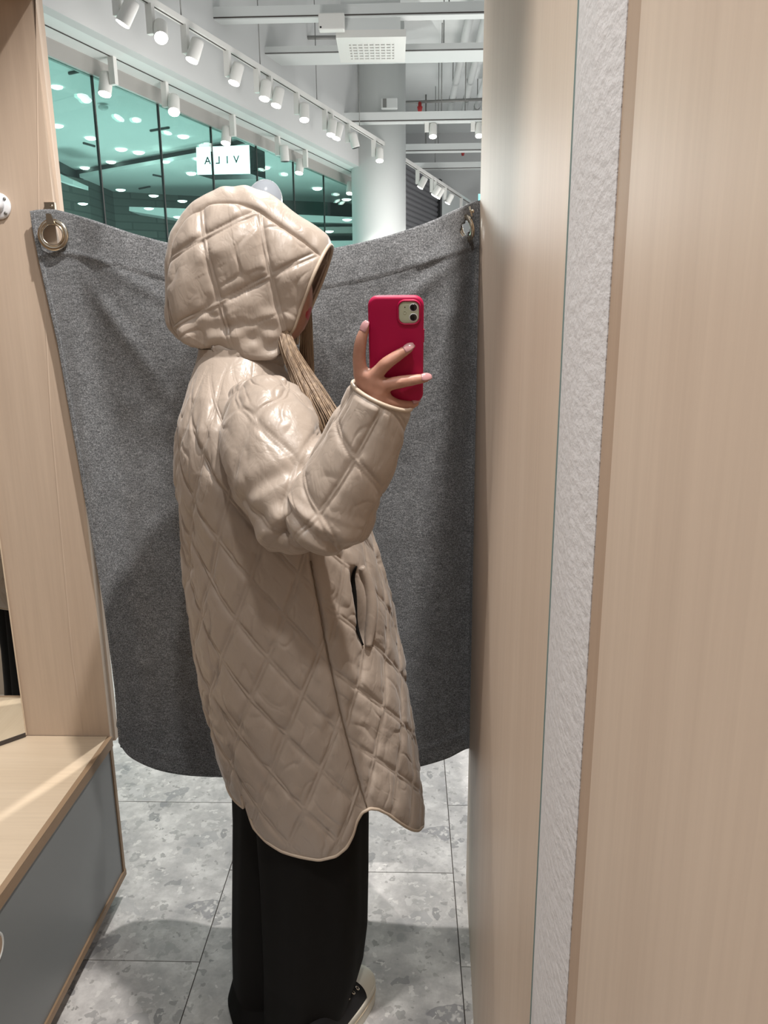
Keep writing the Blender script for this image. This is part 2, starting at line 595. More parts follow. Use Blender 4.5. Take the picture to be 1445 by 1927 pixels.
side = prism('wall_left_side', [(-1.75, -0.9), (-1.72, -0.9), (-1.72, YP), (-1.75, YP)], 0, 2.5, M['wood'])
tag(side, kind='structure')

wfr = box('wall_added_front', -1.75, 0.14, -0.95, -0.9, 0, 2.12, M['wood']); tag(wfr, 'unseen wooden wall added behind the viewer to darken the front ambient', kind='structure')  # unseen wall, added to cut ambient light from the camera side

# ------------------------------------------------------------------ corner mirror leaning on the bench
A = np.array([-0.947, 1.683]); Dm = norm([-0.042, -0.042])
B = A + Dm * 0.62
nrm = np.array([-Dm[1], Dm[0]])  # towards the room
if nrm[0] < 0: nrm = -nrm
mr = empty('wall_mirror', (*((A + B) / 2), 0.452))
tag(mr, 'tall frameless mirror standing across the corner of the bench at the left edge', 'mirror')
bk = -nrm * 0.006
prism('mirror_glass', [tuple(A), tuple(B), tuple(B + bk), tuple(A + bk)], 0.462, 1.30, M['mirror'], mr)
prism('edge_strip', [tuple(A + Dm * -0.003), tuple(A), tuple(A + bk), tuple(A + bk - Dm * 0.003)], 0.455, 1.30, M['wood_top'], mr)
prism('bottom_seal', [tuple(A + nrm * .001), tuple(B + nrm * .001), tuple(B + bk), tuple(A + bk)], 0.4515, 0.462, M['dark_gap'], mr)

# ------------------------------------------------------------------ bench
bn = empty('bench', (-1.2, 0.9, 0))
tag(bn, 'built-in wooden bench with grey front panel and plywood edges', 'bench')
xb = -0.733
box('seat_top', -1.715, xb - 0.012, 0.2, YP - 0.002, 0.425, 0.4505, M['wood_top'], bn)
box('edge_band', xb - 0.012, xb, 0.2, YP - 0.001, 0.424, 0.4500, M['wood_edge'], bn)
fv, ff = box_geo(xb - 0.02, xb - 0.004, 0.2, YP - 0.016, 0.072, 0.423)
fp = box('front_panel', xb - 0.02, xb - 0.004, 0.2, YP - 0.016, 0.072, 0.423, M['grey_panel'], bn)
box('end_strip', xb - 0.02, xb - 0.001, YP - 0.015, YP - 0.003, 0.06, 0.423, M['wood_edge'], bn)
box('bottom_strip', xb - 0.03, xb + 0.0005, 0.2, YP - 0.003, 0.054, 0.0715, M['wood_edge'], bn)
box('kick_board', -1.7, xb - 0.035, 0.2, YP - 0.04, 0.0, 0.054, M['dark_gap'], bn)
hp = atZ(0, 1778, 0.2)
hy = hp[1] * (xb / hp[0]) - 0.014
hz = H + (atZ(0, 1778, 0.2)[2] - H) * (xb / hp[0])
pulls = torus_geo(0.028, 0.0035, 32, 8, axis_matrix((xb - 0.004, hy, hz), (1, 0, 0)))
hd = mobj('finger_hole', *pulls, M['white'], bn, True)
dv, df = lathe_geo([(0.026, 0.0), (0.026, 0.0025)], 28, axis_matrix((xb - 0.0045, hy, hz), (1, 0, 0)))
mobj('hole_recess', dv, df, M['edge_v'], hd)

# ------------------------------------------------------------------ shop ceiling and shop front
cl = box('ceiling', -6, 4, 2.2, 16, 4.75, 4.85, M['ceil']); tag(cl, kind='structure')
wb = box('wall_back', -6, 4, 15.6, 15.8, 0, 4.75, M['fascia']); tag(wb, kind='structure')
gdir = norm([1.49, 5.0]); gn = np.array([gdir[1], -gdir[0]])  # gn points to the viewer's right (into the shop)
G0 = np.array([-2.2, 5.13])
gl_pt = lambda t, off=0.0: G0 + gdir * t + gn * off
TE = 5.55
poly = lambda t0, t1, o0, o1: [tuple(gl_pt(t0, o0)), tuple(gl_pt(t1, o0)), tuple(gl_pt(t1, o1)), tuple(gl_pt(t0, o1))]
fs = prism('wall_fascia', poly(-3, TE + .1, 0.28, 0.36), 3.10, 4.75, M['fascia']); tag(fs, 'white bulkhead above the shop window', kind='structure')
sf = prism('ceiling_soffit', poly(-3, TE + .1, -0.05, 0.28), 3.10, 3.16, M['soffit']); tag(sf, 'white soffit with recessed light track over shop window', kind='structure')
mobj('track_slot', [(*gl_pt(-3, 0.15), 3.0985), (*gl_pt(TE, 0.15), 3.0985), (*gl_pt(TE, 0.165), 3.0985), (*gl_pt(-3, 0.165), 3.0985)], [(0, 1, 2, 3)], M['dark_gap'], sf)
win = empty('window_1', (*gl_pt(2.5), 0)); tag(win, 'long shop window of teal glass panes looking into the mall', kind='structure')
prism('head_frame', poly(-3, TE, -0.03, 0.03), 3.0, 3.10, M['frame_grey'], win)
ts = [-2.3, -1.55, -0.8, 0.0]
ts = [-1.6, -0.8] + [np.dot(np.array(p) - G0, gdir) for p in ((-2.08, 5.54), (-1.84, 6.24), (-1.62, 6.96), (-1.41, 7.74), (-1.18, 8.52), (-.96, 9.3))] + [TE]
for a, b_ in zip(ts[:-1], ts[1:]):
    prism('pane', poly(a + .006, b_ - .006, -0.006, 0.006), 0.05, 3.0, M['glass'], win)
for a in ts[1:-1]:
    prism('pane_joint', poly(a - .006, a + .006, -0.008, 0.008), 0.05, 3.0, M['mall_dark'], win)
prism('sill_frame', poly(-3, TE, -0.03, 0.03), 0.0, 0.05, M['frame_grey'], win)

# ------------------------------------------------------------------ the mall beyond the glass
def flat(name, pts, z, th, mt, parent):
    """slab whose underside outline is given by image points on the plane z"""
    return prism(name, [tuple(atZ(a, b_, z)[:2]) for a, b_ in pts], z, z + th, mt, parent)


mall = empty('ceiling_mall', (-4, 11, 0)); tag(mall, 'pale mall ceiling with dark bulkheads seen through the glass', kind='structure')
flat('upper_ceiling', [(-260, -40), (-260, 230), (60, 275), (105, 300), (142, 320), (360, 281), (478, 258), (640, 290), (700, 310), (640, 330), (420, 200), (84, 60)][:7] + [(700, 330), (420, 215), (84, 60)], 3.6, 0.05, M['mall_ceil'], mall)


def drop(name, pts, z1, z0, mt, parent, th=0.06):
    for i, (a, b_) in enumerate(zip(pts[:-1], pts[1:])):
        p, q = atZ(*a, z1)[:2], atZ(*b_, z1)[:2]
        d = norm(q - p); nn = np.array([-d[1], d[0]]) * th
        prism(name, [tuple(p), tuple(q), tuple(q + nn), tuple(p + nn)], z0, z1, mt, parent)


drop('bulkhead', [(60, 275), (105, 300), (142, 320), (360, 281), (478, 258)], 3.6, 3.47, M['mall_dark'], mall)
flat('lower_ceiling', [(150, 334), (165, 340), (212, 360), (330, 367), (480, 374), (560, 378), (720, 385), (720, 340), (560, 290), (480, 275), (360, 297)], 3.46, 0.05, M['mall_ceil'], mall)
drop('brick_wall', [(60, 300), (106, 326), (165, 340), (212, 360), (330, 367), (480, 374)], 3.46, 0.0, M['brick'], mall)
drop('dark_wall', [(480, 374), (560, 378), (720, 385)], 3.46, 0.0, M['mall_dark'], mall)
# pale and grey slabs that stand out from the mall walls
def ledge(name, pts, y, mt):
    vs = [atY(a, b_, y) for a, b_ in pts]
    n_ = len(vs)
    V = [tuple(p) for p in vs] + [(p[0], p[1] + 0.5, p[2]) for p in vs]
    F_ = [tuple(range(n_)), tuple(range(2 * n_ - 1, n_ - 1, -1))] + [(i, n_ + i, n_ + (i + 1) % n_, (i + 1) % n_) for i in range(n_)]
    return mobj(name, V, F_, mt, mall)


ledge('wall_slab', [(243, 389), (340, 392), (440, 396), (440, 428), (350, 414), (243, 397)], 12.3, M['mall_ceil'])
ledge('wall_slab', [(100, 322), (137, 339), (137, 347), (100, 337)], 10.6, M['mall_ceil'])
ledge('wall_slab', [(520, 402), (700, 410), (700, 421), (520, 416)], 13.2, M['mall_ceil'])
ledge('wall_slab', [(520, 428), (700, 426), (700, 438), (520, 440)], 13.2, M['frame_grey'])
ledge('wall_slab', [(470, 455), (700, 452), (700, 480), (470, 480)], 13.2, M['mall_ceil'])
dl = [(107, 164), (108, 237), (171, 260), (228, 281), (209, 305), (261, 287), (160, 316), (345, 257), (311, 304), (360, 327), (227, 357), (156, 383), (289, 368), (343, 378), (280, 392), (335, 408), (499, 316), (597, 355), (652, 375), (653, 413), (619, 435)]
for i, (a, b_) in enumerate(dl):
    z = 3.595 if b_ < 320 and a < 380 and b_ not in (304,) else 3.45
    p = atZ(a, b_, z)
    if b_ > 356:
        p = atY(a, b_, 11.0 if a < 500 else 12.3)
    r = 10.0 / FPX * p[1] * (0.85 if b_ > 300 else 1.0)
    o = mobj('mall_downlight', *lathe_geo([(r * .06, -.34 * r), (r * .5, -.30 * r), (r * .88, -.15 * r), (r, 0.0)], 16, Matrix.Translation(p)), M['down'], mall)
for (a, b_), (c_, d_) in (((130, 138), (152, 133)), ((283, 246), (318, 240)), ((157, 269), (178, 275)), ((288, 329), (308, 333)), ((262, 355), (282, 351))):
    p, q = atZ(a, b_, 3.59 if b_ < 300 else 3.45), atZ(c_, d_, 3.59 if b_ < 300 else 3.45)
    tube('slot_diffuser', [p, (p + q) / 2, q], 0.015, M['mall_dark'], mall, 6)
p = atZ(194, 198, 3.59)
mobj('smoke_detector', *lathe_geo([(0.02, 0.0), (0.05, 0.02), (0.05, 0.04)], 12, Matrix.Translation(p - np.array([0, 0, 0.05]))), M['white'], mall, True)

# illuminated sign with mirrored lettering
sy = 8.3
s0, s1, s2, s3 = [atY(a, b_, sy) for a, b_ in ((369, 277), (469, 273), (471, 327), (371, 329))]
sg = empty('shop_sign', tuple((s2 + s3) / 2)); tag(sg, 'bright illuminated box sign with dark reversed letters hanging in the mall', 'sign')
back = np.array([0.10, 0.30, 0.0])
V = [tuple(p) for p in (s0, s1, s2, s3)] + [tuple(p + back) for p in (s0, s1, s2, s3)]
mobj('sign_box', V, [(4, 5, 6, 7), (0, 4, 7, 3), (1, 2, 6, 5), (0, 1, 5, 4), (3, 7, 6, 2)], M['black'], sg)
mobj('sign_face', [tuple(p) for p in (s0, s1, s2, s3)], [(3, 2, 1, 0)], M['sign'], sg)
pm = (s0 + s1) / 2 + back / 2
tube('hanger', [pm, pm + np.array([0, 0, .2]), pm + np.array([0, 0, 3.45 - pm[2]])], 0.014, M['mall_dark'], sg, 8)
ux = norm(s1 - s0); uz = norm(s0 - s3)
for ch, cxp in (('V', 445), ('I', 428), ('L', 410), ('A', 391)):
    cu = bpy.data.curves.new('letter', 'FONT'); cu.body = ch; cu.size = 1.0; cu.align_x = 'CENTER'; cu.extrude = 0.0; cu.offset = 0.012
    to = bpy.data.objects.new('letter_tmp', cu); COL.objects.link(to)
    dg = bpy.context.evaluated_depsgraph_get()
    tm = bpy.data.meshes.new_from_object(to.evaluated_get(dg))
    bpy.data.objects.remove(to)
    co = np.array([v.co[:] for v in tm.vertices])
    co[:, 0] -= (co[:, 0].min() + co[:, 0].max()) / 2
    hgt = np.linalg.norm(s0 - s3) * 0.27
    k_ = hgt / (co[:, 1].max() - co[:, 1].min())
    org = atY(cxp, 309 - (cxp - 391) * 0.04, sy)
    W = [org + ux * (-x * k_) + uz * (y * k_) + np.array([0, -0.006, 0]) for x, y, z in co]
    mobj('letter', W, [tuple(p.vertices) for p in tm.polygons], M['mall_dark'], sg)

# ------------------------------------------------------------------ column, shutter
cc_ = atY(712, 300, 9.6)
colm = empty('column', (cc_[0], 9.6, 0)); tag(colm, 'round white column at the end of the shop window', 'column')
mobj('shaft', *lathe_geo([(0.315, 0.0), (0.315, 4.3)], 48, Matrix.Translation((cc_[0], 9.6, 0))), M['white'], colm, True)
mobj('capital', *lathe_geo([(0.31, 4.3), (0.318, 4.33), (0.30, 4.42), (0.30, 4.75)], 48, Matrix.Translation((cc_[0], 9.6, 0))), M['white'], colm, True)

sh0, sh1 = atZ(752, 299, 3.6)[:2], atZ(822, 343, 3.6)[:2]
sh = empty('roller_shutter', (*((sh0 + sh1) / 2), 0)); tag(sh, 'dark grey closed roller shutter behind the column', 'shutter')
sd = norm(sh1 - sh0); sn = np.array([sd[1], -sd[0]])
rows = 46
for i in range(rows):
    z1 = 3.6 - i * 0.0775
    v, f = prism_geo([tuple(sh0), tuple(sh1), tuple(sh1 - sn * .02), tuple(sh0 - sn * .02)], z1 - 0.0775, z1)
    v = [np.array(p, float) for p in v]
    prof = [(0, -.0775), (.018, -.06), (.026, -.035), (.018, -.012), (0, 0)]
    V = []
    for off, dz in prof:
        V += [(*(sh0 + sn * off), z1 + dz), (*(sh1 + sn * off), z1 + dz)]
    mobj('slat', V, [(2 * k, 2 * k + 1, 2 * k + 3, 2 * k + 2) for k in range(4)], M['shutter'], sh, False)
prism('guide_rail', [tuple(sh1), tuple(sh1 + sd * .12), tuple(sh1 + sd * .12 + sn * .06), tuple(sh1 + sn * .06)], 0, 3.65, M['black'], sh)
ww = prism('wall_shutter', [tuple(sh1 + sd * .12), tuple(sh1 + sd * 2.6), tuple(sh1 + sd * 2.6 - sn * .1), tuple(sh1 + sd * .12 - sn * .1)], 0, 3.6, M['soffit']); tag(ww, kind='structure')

# ------------------------------------------------------------------ tracks, spotlights
lamp_box_v = box_geo(-0.022, 0.022, -0.017, 0.017, -0.165, 0.0)
proto = {}


def spotlight(loc, yaw, tilt, label, group, lit=True, side=1):
    r = empty('track_spotlight', tuple(loc), (0, 0, yaw))
    tag(r, label, 'spotlight', group)
    if 'b' not in proto:
        b1 = mobj('adapter_box', *lamp_box_v, M['lamp_white'], r, local=True); proto['b'] = b1.data
        g1 = lathe_geo([(0.030, -0.075), (0.040, -0.068), (0.042, -0.05), (0.042, 0.058), (0.040, 0.064)], 20)
        b2 = mobj('lamp_body', *g1, M['lamp_white'], r, True, local=True); proto['c'] = b2.data
        g2 = lathe_geo([(0.0395, 0.0642), (0.038, 0.069), (0.024, 0.073), (0.004, 0.0745)], 20)
        b3 = mobj('lens', *g2, M['lens'], r, local=True); proto['l'] = b3.data
        d3 = b3.data.copy(); d3.materials.clear(); d3.materials.append(M['black']); proto['d'] = d3
    else:
        b1 = link(bpy.data.objects.new('adapter_box', proto['b']), r, True)
        b2 = link(bpy.data.objects.new('lamp_body', proto['c']), r, True)
        b3 = link(bpy.data.objects.new('lens', proto['l']), r, True)
    if not lit: b3.data = proto['d']
    for o in (b2, b3):
        o.location = (side * 0.066, 0, -0.155)
        o.rotation_euler = (math.pi + tilt[0] - 0.28, tilt[1], 0)
    return r


def track(name, a, b, w, label, cat='light track', hh=0.035):
    a, b = np.array(a), np.array(b)
    d = norm((b - a)[:2]); n_ = np.array([-d[1], d[0]]) * w / 2
    t = empty(name, tuple((a + b) / 2)); tag(t, label, cat)
    P_ = [tuple(a[:2] + n_), tuple(b[:2] + n_), tuple(b[:2] - n_), tuple(a[:2] - n_)]
    prism('rail', P_, a[2], a[2] + hh, M['lamp_white'], t)
    n2 = n_ * 0.28
    prism('slot', [tuple(a[:2] + n2), tuple(b[:2] + n2), tuple(b[:2] - n2), tuple(a[:2] - n2)], a[2] - 0.001, a[2] + 0.002, M['dark_gap'], t)
    return t


za = 3.30
ta, tb = atZ(265, -2, za), atZ(716, 271, za)
tdir = norm(tb - ta)
tr_a = track('lighting_track', ta - tdir * 1.2, tb + tdir * 0.1, 0.045, 'long white suspended light track running diagonally toward the column')
for f_ in (0.1, 0.35, 0.6, 0.85):
    p = ta + (tb - ta) * f_
    tube('suspension_wire', [p + (0, 0, .03), p + (0, 0, .7), p + (0, 0, 4.75 - za)], 0.004, M['pipe_dark'], tr_a, 5)
yaw = math.atan2(tdir[1], tdir[0]) - math.pi / 2
la = [(235, 1, (0.1, 0.5)), (298, 1, (-.3, -.45)), (363, 1, (0.0, 0.25)), (442, 1, (0, 0.2)), (497, 1, (0, 0.05)), (520, 1, (0, .15)), (570, 1, (0, -.1)), (622, 1, (0, .05)), (633, 1, (0, .2)), (663, 0, (.5, -.2)), (711, 1, (0, -.1))]
for i, (lx, lit, tl) in enumerate(la):
    ap = lx - (18 - i)
    frac = (ap - 265) / (716 - 265)
    py_ = -2 + 273 * frac
    p = atZ(ap, py_, za)
    spotlight(p, yaw, tl, 'white spotlight on suspended diagonal track, %s counted from the left panel' % ORD[i], 'spotlights on the suspended track', bool(lit))
zb = 3.10
lb = [(196, 1, (0, 0), -1), (318, 1, (-.2, -.3), 1), (425, 1, (0, 0), -1), (531, 0, (.4, 0), 1), (564, 1, (0, .05), -1), (659, 1, (0, 0), -1)]
for i, (lx, lit, tl, sd_) in enumerate(lb):
    ax = lx + (14 - i if sd_ < 0 else -9)
    # find t along slot with that pixel column
    best = min(np.linspace(-1, TE, 700), key=lambda t: abs(pixel((*gl_pt(t, 0.157), zb))[0] - ax))
    spotlight((*gl_pt(best, 0.157), zb), yaw, tl, 'white spotlight under the window soffit, %s counted from the left panel' % ORD[i], 'spotlights in the soffit track', bool(lit), sd_)
# cross rails, parallel to the fitting room front
def rail(y, x0, x1, z, hh, dd, label, mt=M['white'], cat='ceiling rail'):
    t = empty('ceiling_rail', ((x0 + x1) / 2, y, z)); tag(t, label, cat)
    box('rail', x0, x1, y - dd / 2, y + dd / 2, z, z + hh, mt, t)
    box('slot', x0, x1, y - dd / 2 - .002, y - dd / 2, z + hh * 0.10, z + hh * .2, M['dark_gap'], t)
    for xx in (x0 + .5, (x0 + x1) / 2 + .2, x1 - .9):
        tube('suspension_wire', [(xx, y, z + hh), (xx, y, z + .4), (xx, y, 4.75)], 0.005, M['pipe_dark'], t, 5)
    return t


rail(6.45, -2.15, 1.2, 3.60, 0.085, 0.10, 'white lighting rail crossing nearest, with a wooden end block')
box('end_block', -2.24, -2.15, 6.40, 6.50, 3.60, 3.67, M['wood'], bpy.data.objects['ceiling_rail'])
rail(7.35, -1.75, 1.2, 3.60, 0.06, 0.30, 'wide flat white rail crossing behind the ceiling air vent')
rail(9.0, -1.2, 1.5, 3.455, 0.10, 0.10, 'white lighting rail crossing in front of the column')
rail(11.3, -0.1, 2.0, 3.6, 0.10, 0.1, 'white rail crossing beyond the column, above the far spotlights')
rail(12.6, -0.1, 2.0, 3.6, 0.10, 0.1, 'most distant white ceiling rail beyond the column')
for i, lx in enumerate((803, 890)):
    p = atY(lx, 226, 9.0)
    spotlight((p[0], 9.0, 3.53), 0, (-0.05, 0), ['white spotlight hanging from the cross rail by the column', 'white spotlight on the cross rail partly hidden by the right wall'][i], 'spotlights on the cross rail', True, 1)
zd = 3.25
da, db = atZ(758, 302, zd), atZ(903, 395, zd)
track('lighting_track', da, db, 0.05, 'short distant light track running past the roller shutter')
for i, (lx, tl) in enumerate(((778, (.2, .5)), (800, (.2, .6)), (806, (.1, .5)), (824, (.2, .5)), (857, (.2, .6)))):
    fr = (lx - 758) / 145
    p = da + (db - da) * fr
    spotlight(p, yaw, tl, 'small white spotlight on the distant track, %s counted from the shutter edge' % ORD[i], 'spotlights on the distant track')
lamp('column_spot', tuple(atZ(711, 290, 3.05)), (cc_[0] - .05, 9.3, 1.6), 60, (1, .96, .9), 45, 0.5, 0.03)
for i, (xx, yy) in enumerate(((-1.2, 6.0), (-0.6, 8.0), (0.5, 9.5))):
    lamp('shop_spot', (xx, yy, 3.05), (xx + .3, yy + .2, 0), 120, (1, .97, .92), 100, .6, .05)

# ------------------------------------------------------------------ ceiling services
vt = empty('air_vent', tuple(atY(698, 118, 6.9))); tag(vt, 'square white ceiling air diffuser with grid grille', 'air vent')
vc = [atY(a, b_, y) for a, b_, y in ((632, 72, 7.25), (764, 69, 7.25), (762, 116, 6.7), (640, 117, 6.7))]
vz = 3.47
vc = [atZ(632, 71, vz), atZ(764, 69, vz), atZ(762, 117, vz), atZ(641, 118, vz)]
vq = lambda u, w, z=0.0: (1 - w) * ((1 - u) * vc[0] + u * vc[1]) + w * ((1 - u) * vc[3] + u * vc[2]) + np.array([0, 0, z])
def vbar(name, u0, u1, w0, w1, z0, z1, mt):
    return prism(name, [tuple(vq(u0, w0)[:2]), tuple(vq(u1, w0)[:2]), tuple(vq(u1, w1)[:2]), tuple(vq(u0, w1)[:2])], vz + z0, vz + z1, mt, vt)
vbar('backing', .1, .9, .1, .9, .03, .04, M['dark_gap'])
for a in ((0, 1, 0, .2), (0, 1, .86, 1), (0, .17, .2, .86), (.83, 1, .2, .86)):
    vbar('frame', *a, 0, .05, M['lamp_white'])
for k in range(8):
    u = .17 + .66 * (k + .5) / 8
    vbar('grille_bar', u - .012, u + .012, .2, .86, .0, .02, M['lamp_white'])
for k in range(6):
    w = .2 + .66 * (k + .5) / 6
    vbar('grille_bar', .17, .83, w - .035, w + .035, .004, .02, M['lamp_white'])
vbar('duct_box', .08, .92, .0, .45, .05, .30, M['white'])
p = vq(.5, .5)
mobj('duct_neck', *lathe_geo([(0.11, .3), (0.13, .4), (0.13, 1.1)], 24, Matrix.Translation(p)), M['white'], vt, True)
sb = empty('junction_box', tuple(atY(625, 48, 6.35))); tag(sb, 'small white power box fixed under nearest cross rail', 'power box')
pj = atY(625, 58, 6.38)
box('cover', pj[0] - .095, pj[0] + .095, 6.32, 6.395, pj[2] - .01, pj[2] + .10, M['lamp_white'], sb, .008)
box('indicator', pj[0] - .085, pj[0] - .072, 6.318, 6.321, pj[2] + .0, pj[2] + .012, M['black'], sb)

for k, (a, b_, rr, lb_) in enumerate((((886, 20), (846, 212), .032, 'white ceiling pipe with dark collar, left one of three beside the right wall'), ((916, 20), (872, 212), .032, 'white ceiling pipe with dark collar, middle one of three beside the right wall'), ((925, 110), (896, 206), .030, 'white ceiling pipe, right one of three, ending in a socket'))):
    p, q = atZ(*a, 4.25), atZ(*b_, 4.25)
    t = empty('ceiling_pipe', tuple((p + q) / 2)); tag(t, lb_, 'pipe', 'white pipes under the ceiling')
    tube('pipe', [p, (p + q) / 2, q], rr * 1.35, M['white'], t, 14)
    c1 = p + (q - p) * (.80 if k < 2 else .92); d = norm(q - p)
    tube('collar', [c1 - d * .03, c1, c1 + d * .03], rr * 1.5, M['pipe_dark'], t, 14)
    tube('hanger_rod', [c1 + (0, 0, .03), c1 + (0, 0, .2), c1 + (0, 0, .5)], 0.006, M['pipe_dark'], t, 6)


def sprinkler(a, b_, heads, z, label):
    p, q = atZ(*a, z), atZ(*b_, z)
    q = np.array([q[0], p[1] + (q[1] - p[1]) * .5, z])
    t = empty('sprinkler_pipe', tuple((p + q) / 2)); tag(t, label, 'pipe')
    tube('pipe', [p, (p + q) / 2, q], 0.018, M['pipe_dark'], t, 8)
    tube('riser', [p, p + (0, 0, .1), p + (0, 0, 4.75 - z)], 0.012, M['pipe_dark'], t, 8)
    for h in heads:
        c0 = p + (q - p) * h
        tube('sprinkler_head', [c0, c0 + (0, 0, -.05), c0 + (0, 0, -.055), c0 + (0, 0, -.13)], [.022, .022, .035, .018], M['red'], t, 8)


sprinkler((760, 193), (930, 182), (0.18,), 4.05, 'thin sprinkler pipe with red head between column and right wall')
sprinkler((801, 278), (930, 272), (0.55,), 4.0, 'lower distant sprinkler pipe with red head near right wall')
sprinkler((527, 71), (640, 72), (), 4.0, 'thin dark pipe under the ceiling left of the air vent')
eb = empty('emergency_light', tuple(atY(735, 205, 9.2))); tag(eb, 'small translucent emergency light box in front of the column', 'emergency light')
e0, e1 = atY(717, 205, 9.2), atY(748, 184, 9.2)
box('housing', e0[0], e1[0], 9.19, 9.25, e0[2], e1[2], M['white'], eb, .01)
box('lamp_part', e0[0] + .02, e0[0] + .06, 9.18, 9.19, e0[2] + .01, e1[2] - .01, M['pipe_dark'], eb)
# heavy diagonal beam
p, q = atZ(770, -30, 4.4)[:2], atZ(880, 150, 4.4)[:2]
d = norm(q - p); nn = np.array([d[1], -d[0]]) * .5
bmo = prism('ceiling_beam', [tuple(p), tuple(q), tuple(q + nn), tuple(p + nn)], 4.4, 4.75, M['ceil']); tag(bmo, kind='structure')
ex = empty('exit_sign', tuple(atY(905, 378, 13.5))); tag(ex, 'tiny glowing teal sign beside the top corner of the curtain', 'sign')
e0, e1 = atY(899, 384, 13.5), atY(912, 364, 13.5)
tube('hanger', [((e0[0] + e1[0]) / 2, 13.53, e1[2]), ((e0[0] + e1[0]) / 2, 13.53, 4), ((e0[0] + e1[0]) / 2, 13.53, 4.75)], .006, M['pipe_dark'], ex, 6)
box('sign_case', e0[0], e1[0], 13.5, 13.56, e0[2], e1[2], M['lamp_white'], ex)
box('sign_face', e0[0] + .01, e1[0] - .01, 13.49, 13.5, e0[2] + .01, e1[2] - .01, M['exit'], ex)

# ------------------------------------------------------------------ mannequin with egg head behind the curtain
mq = empty('mannequin', (-.66, 3.7, 0)); tag(mq, 'glossy white faceless mannequin whose egg head peeks above the hood', 'mannequin')
hc_ = atY(496, 383, 3.7)
Mh = Matrix.Translation(hc_) @ Matrix.Rotation(math.radians(20), 4, 'Y')
prof = [(0.002, .103)] + [(0.083 * math.sin(t), .103 * math.cos(t)) for t in np.linspace(.15, math.pi - .5, 22)]
mobj('head', *lathe_geo(prof[::-1], 36, Mh), M['white_gloss'], mq, True)
bx_, by_, hz_ = hc_[0], 3.7, hc_[2]
tp = [(0.045, -.06), (0.05, -.12), (.06, -.17), (.15, -.22), (.18, -.28), (.16, -.42), (.125, -.55), (.15, -.68), (.16, -.8), (.13, -.9)]
mobj('torso', *lathe_geo(tp[::-1], 28, Matrix.Translation((bx_, by_, hz_)) @ Matrix.Scale(.62, 4, (0, 1, 0))), M['white_gloss'], mq, True)
tube('stand_pole', [(bx_, by_, .02), (bx_, by_, .6), (bx_, by_, hz_ - .85)], 0.016, M['steel'], mq, 12)
mobj('stand_base', *lathe_geo([(.19, 0), (.19, .012), (.03, .022)], 32, Matrix.Translation((bx_, by_, 0))), M['steel'], mq, True)

# ------------------------------------------------------------------ curtain
YC = 1.715
NU, NV = 240, 220
def pwl(tab, x):
    tab = np.array(tab, float)
    return np.interp(x, tab[:, 0], tab[:, 1])
us = np.linspace(0, 1, NU); vs = np.linspace(0, 1, NV)   # v: 0 top, 1 bottom
top = catmull([(56, 397), (80, 394), (112, 396), (180, 416), (260, 442), (340, 461), (450, 472), (560, 474), (630, 466), (720, 446), (800, 420), (860, 394), (890, 381), (906, 375)], NU)
bot = catmull([(223, 1398), (245, 1425), (290, 1447), (340, 1458), (390, 1462), (440, 1463), (560, 1467), (660, 1464), (740, 1453), (790, 1443), (840, 1428), (872, 1412), (884, 1408)], NU)
lef = pwl([(0, 56), (.03, 60), (.09, 72), (.25, 108), (.5, 152), (.75, 196), (.9, 216), (1, 223)], vs)
ley = 397 + (1398 - 397) * vs
rig = pwl([(0, 906), (.08, 906), (.12, 903), (.5, 893), (1, 884)], vs)
riy = 375 + (1408 - 375) * vs
PXY = np.zeros((NV, NU, 2))
L_ = np.stack([lef, ley], -1); R_ = np.stack([rig, riy], -1)
for i, v in enumerate(vs):
    PXY[i] = (1 - v) * top + v * bot
    lin = np.outer(1 - us, (1 - v) * top[0] + v * bot[0]) + np.outer(us, (1 - v) * top[-1] + v * bot[-1])
    PXY[i] += np.outer(1 - us, L_[i]) + np.outer(us, R_[i]) - lin
X_, Y_ = PXY[..., 0], PXY[..., 1]
UU, VV = np.meshgrid(us, vs)
# depth relief: swag between the two hanging points, soft vertical waves
dep = np.full((NV, NU), YC)
swag_y = np.minimum(430 + (X_ - 60) * 0.98, 430 + (900 - X_) * 0.88)           # two diagonals from the hooks
t_ = (Y_ - swag_y) / 170.0
dep += -0.030 * np.exp(-np.clip(t_, 0, None) ** 2 * 1.0) * np.exp(-np.clip(-t_, 0, None) ** 2 * .35) * sstep(70, 250, X_) * (1 - sstep(760, 890, X_))
dep += -0.050 * (1 - sstep(0, .45, VV)) * np.sin(math.pi * UU)
dep += 0.010 * np.sin(UU * 9 + 1.0) * sstep(.2, .8, VV) + 0.006 * np.sin(UU * 21 + 2 * VV)
dep += -0.030 * (1 - sstep(60, 150, X_)) * (1 - .2 * VV) * (1 - sstep(.75, 1, VV))
dep += 0.050 * sstep(835, 900, X_) * (1 - .5 * VV)
for k_, (a0, b0, a1, b1, amp, wd) in enumerate(((118, 470, 330, 760, .006, 16), (150, 470, 400, 620, .004, 14), (880, 470, 640, 660, .006, 16), (860, 460, 740, 520, .004, 12), (890, 480, 800, 760, .004, 12))):
    dx, dy = a1 - a0, b1 - b0; ll = math.hypot(dx, dy)
    tt = ((X_ - a0) * dx + (Y_ - b0) * dy) / ll ** 2
    dd = ((X_ - a0) * dy - (Y_ - b0) * dx) / ll
    dep += -amp * np.exp(-(dd / wd) ** 2) * np.clip(1 - np.abs(tt - .4) * 1.4, 0, 1)
dep += 0.0015 * noise(X_ / 40, Y_ / 40)
